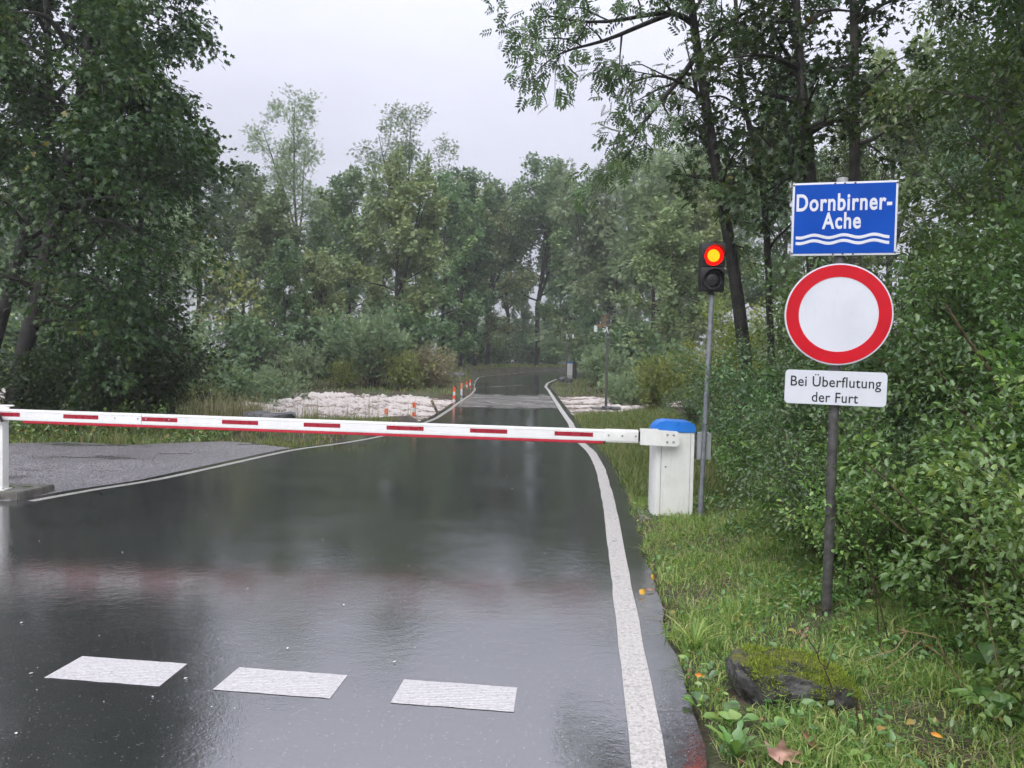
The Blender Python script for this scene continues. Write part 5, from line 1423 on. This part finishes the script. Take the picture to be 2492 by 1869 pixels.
for a in [
 ('ash', 720, 52, .90, .4, 'tall airy ash with pale crown rising above the left tree line'),
 ('poplar', 985, 58, .98, 1.2, 'tall poplar with fan shaped crown in the middle of the tree line'),
 ('olive', 960, 43, .82, 2.0, 'broad olive green tree left of the road in the centre'),
 ('broad', 1075, 55, .86, .1, 'dark green tree just left of the road bend'),
 ('olive', 1155, 66, 1.05, 4.2, 'olive tree directly behind the road bend'),
 ('oak', 1305, 74, 1.12, .9, 'tall oak with dark bare trunk at the end of the road'),
 ('oak', 1185, 72, .98, 1.6, 'oak just left of the road end beside the olive tree'),
 ('broad', 1120, 62, .98, 5.3, 'green tree filling the tree line left of the road end'),
 ('oak', 1235, 84, 1.08, 3.4, 'oak behind the road bend left of the tall dark trunked oak'),
 ('broad', 1400, 70, 1.05, 2.6, 'green tree behind the far monitoring pole'),
 ('willow', 1490, 58, 1.12, .3, 'silvery willow right of the road, tallest on that side'),
 ('willow', 1590, 50, 1.0, 2.2, 'silvery willow behind the leaning ash trunk'),
 ('broad', 1480, 60, .74, 4.9, 'low green tree behind the near monitoring pole'),
 ('olive', 1625, 38, .62, .7, 'small brownish olive tree right of the near monitoring pole'),
 ('olive', 1680, 46, .85, 1.9, 'green tree behind the yellowish shrubs'),
 ('broad', 850, 50, .80, 3.8, 'green tree left of the broad olive green tree'),
 ('willow', 790, 56, .82, 5.1, 'greyish willow below the tall airy ash'),
 ('olive', 650, 46, .74, 1.4, 'olive tree at the left end of the open tree line'),
 ('broad', 590, 58, .92, .6, 'green tree partly behind the big left maple'),
 ('ash', 620, 66, .78, 2.9, 'slim ash behind the olive tree at the left'),
 ('oak', 480, 50, .80, 5.7, 'oak showing hazily below the big maple crown'),
 ('willow', 390, 44, .70, .2, 'willow seen through the gap under the left maple'),
 ('broad', 240, 48, .85, 4.4, 'green tree behind the left maple trunks'),
 ('broad', -60, 44, .9, 1.3, 'green tree behind the far left edge'),
 ('broad', 130, 40, .7, 2.9, 'low green tree seen between the left maple trunks'),
 ('olive', 60, 52, .9, 3.0, 'olive tree far behind the left edge'),
 ('broad', 905, 80, 1.0, 1.0, 'distant green tree behind the poplar'),
 ('oak', 1120, 95, 1.05, 2.3, 'distant oak in the gap left of the tall oak'),
 ('broad', 1360, 98, 1.15, 5.5, 'distant green tree beyond the end of the road'),
 ('willow', 1730, 60, 1.2, 4.0, 'distant willow behind the traffic light'),
 ('broad', 1900, 46, 1.1, .8, 'green tree far behind the straight maple'),
 ('olive', 2150, 36, 1.0, 2.5, 'olive tree far behind the sign post'),
 ('broad', 2400, 30, .9, 3.9, 'green tree far behind the right hand hazels'),
 ('small', 560, 33, .92, .5, 'young yellow green tree standing out at the left below the maple'),
 ('olive', 760, 38, .42, 3.3, 'low olive tree on the bank left of the willow bush'),
 ('broad', 690, 36, .40, .9, 'low green tree behind the young yellow green one'),
 ('broad', 1010, 46, .50, 2.8, 'low dark tree right behind the willow bush'),
 ('broad', 1270, 92, .55, 4.1, 'low tree closing the view above the road end'),
]: far(*a)
for a in [
 ('osier', 905, 33.4, .95, .2, 'large feathery willow bush on the far river bank'),
 ('fresh', 990, 32.6, .8, 1.0, 'yellow green bush at the right foot of the large willow bush'),
 ('fresh', 835, 32.4, .6, 2.0, 'small yellow green bush at the left foot of the large willow bush'),
 ('dry', 1040, 34.0, 1.0, .4, 'brownish dry bush between willow bush and marker posts'),
 ('dry', 1072, 36.0, .85, 2.7, 'dry bush beside the pale boulder on the left bank'),
 ('osier', 660, 26.5, .58, 3.1, 'loose grey green willow bush left of the river foam'),
 ('osier', 735, 31.5, .55, 4.0, 'grey green willow bush at the water left of the foam'),
 ('fresh', 605, 20.5, .55, 2.4, 'small yellow green bush left of the river foam'),
 ('bush', 575, 24, .6, .9, 'green bush behind the dark boulders'),
 ('fresh', 500, 19.5, .80, 1.5, 'bright yellow green bush above the boom at the left'),
 ('bush', 590, 32, .95, .3, 'green bush behind the bright yellow green bush'),
 ('bush', 800, 37, 1.0, 1.2, 'green bush behind the river foam in the middle'),
 ('bush', 1000, 40, 1.1, 2.4, 'dark green bush left of the dry bushes'),
 ('bush', 20, 30, 1.1, 3.1, 'green bush seen low behind the left post'),
 ('bush', 170, 31, 1.1, 4.6, 'green bush seen low between the left maple trunks'),
 ('bush', 320, 31, 1.1, .6, 'green bush behind the young left maple'),
 ('bush', 470, 26, .9, 3.6, 'green bush right behind the left thicket'),
 ('bush', 1150, 74, 1.0, 4.8, 'dark bush left of the road end'),
 ('bush', 1210, 82, 1.05, 5.4, 'dark bush in front of the far oaks'),
 ('bush', 1290, 90, 1.1, .7, 'bush straight ahead where the road disappears'),
 ('bush', 1265, 104, 1.9, 2.9, 'tall thicket behind the road end'),
 ('bush', 1330, 108, 2.0, 4.4, 'tall thicket right behind the far oak trunk'),
 ('bush', 1190, 100, 1.9, 5.2, 'tall thicket left behind the road end'),
 ('bush', 1400, 104, 2.0, .1, 'tall thicket behind the far pole'),
 ('bush', 1110, 92, 1.9, 1.1, 'tall thicket behind the dark green tree left of the bend'),
 ('bush', 1350, 92, 1.0, 1.9, 'bush above the road near the far pole'),
 ('bush', 1425, 84, 1.1, 3.0, 'bush behind the far white cabinet'),
 ('osier', 1452, 42, .62, 1.3, 'rounded grey green bush between the two monitoring poles'),
 ('osier', 1475, 35, .62, 2.8, 'rounded grey green bush left of the near monitoring pole'),
 ('osier', 1545, 29, .62, 5.0, 'brownish twiggy bush right of the near monitoring pole'),
 ('bush', 1530, 44, 1.1, 4.2, 'green bush right behind the near monitoring pole and its bushes'),
 ('bush', 1635, 31, .95, .5, 'dark green bush left of the yellowish shrubs'),
 ('fresh', 1600, 23, .8, 2.2, 'green bush at the verge end beside the river'),
 ('bush', 1450, 64, .95, 3.5, 'green bush right of the far white cabinet'),
]: far(*a)

# ------------------------------------------------------------------ rain haze: one closed box of even density
bm = bmesh.new(); bmesh.ops.create_cube(bm, size=1.0)
me = bpy.data.meshes.new('haze'); bm.to_mesh(me); bm.free()
hz = bpy.data.objects.new('haze', me); COL.objects.link(hz)
hz.scale = (330, 230, 33); hz.location = (0, 78, 14)
hz['kind'] = 'stuff'
hm, ht = new_mat('rain_haze')
ho = ht.nodes.new('ShaderNodeOutputMaterial'); hv = ht.nodes.new('ShaderNodeVolumePrincipled')
hv.inputs['Color'].default_value = (.95, .97, 1.0, 1); hv.inputs['Density'].default_value = .0010
ht.links.new(hv.outputs[0], ho.inputs['Volume'])
me.materials.append(hm)
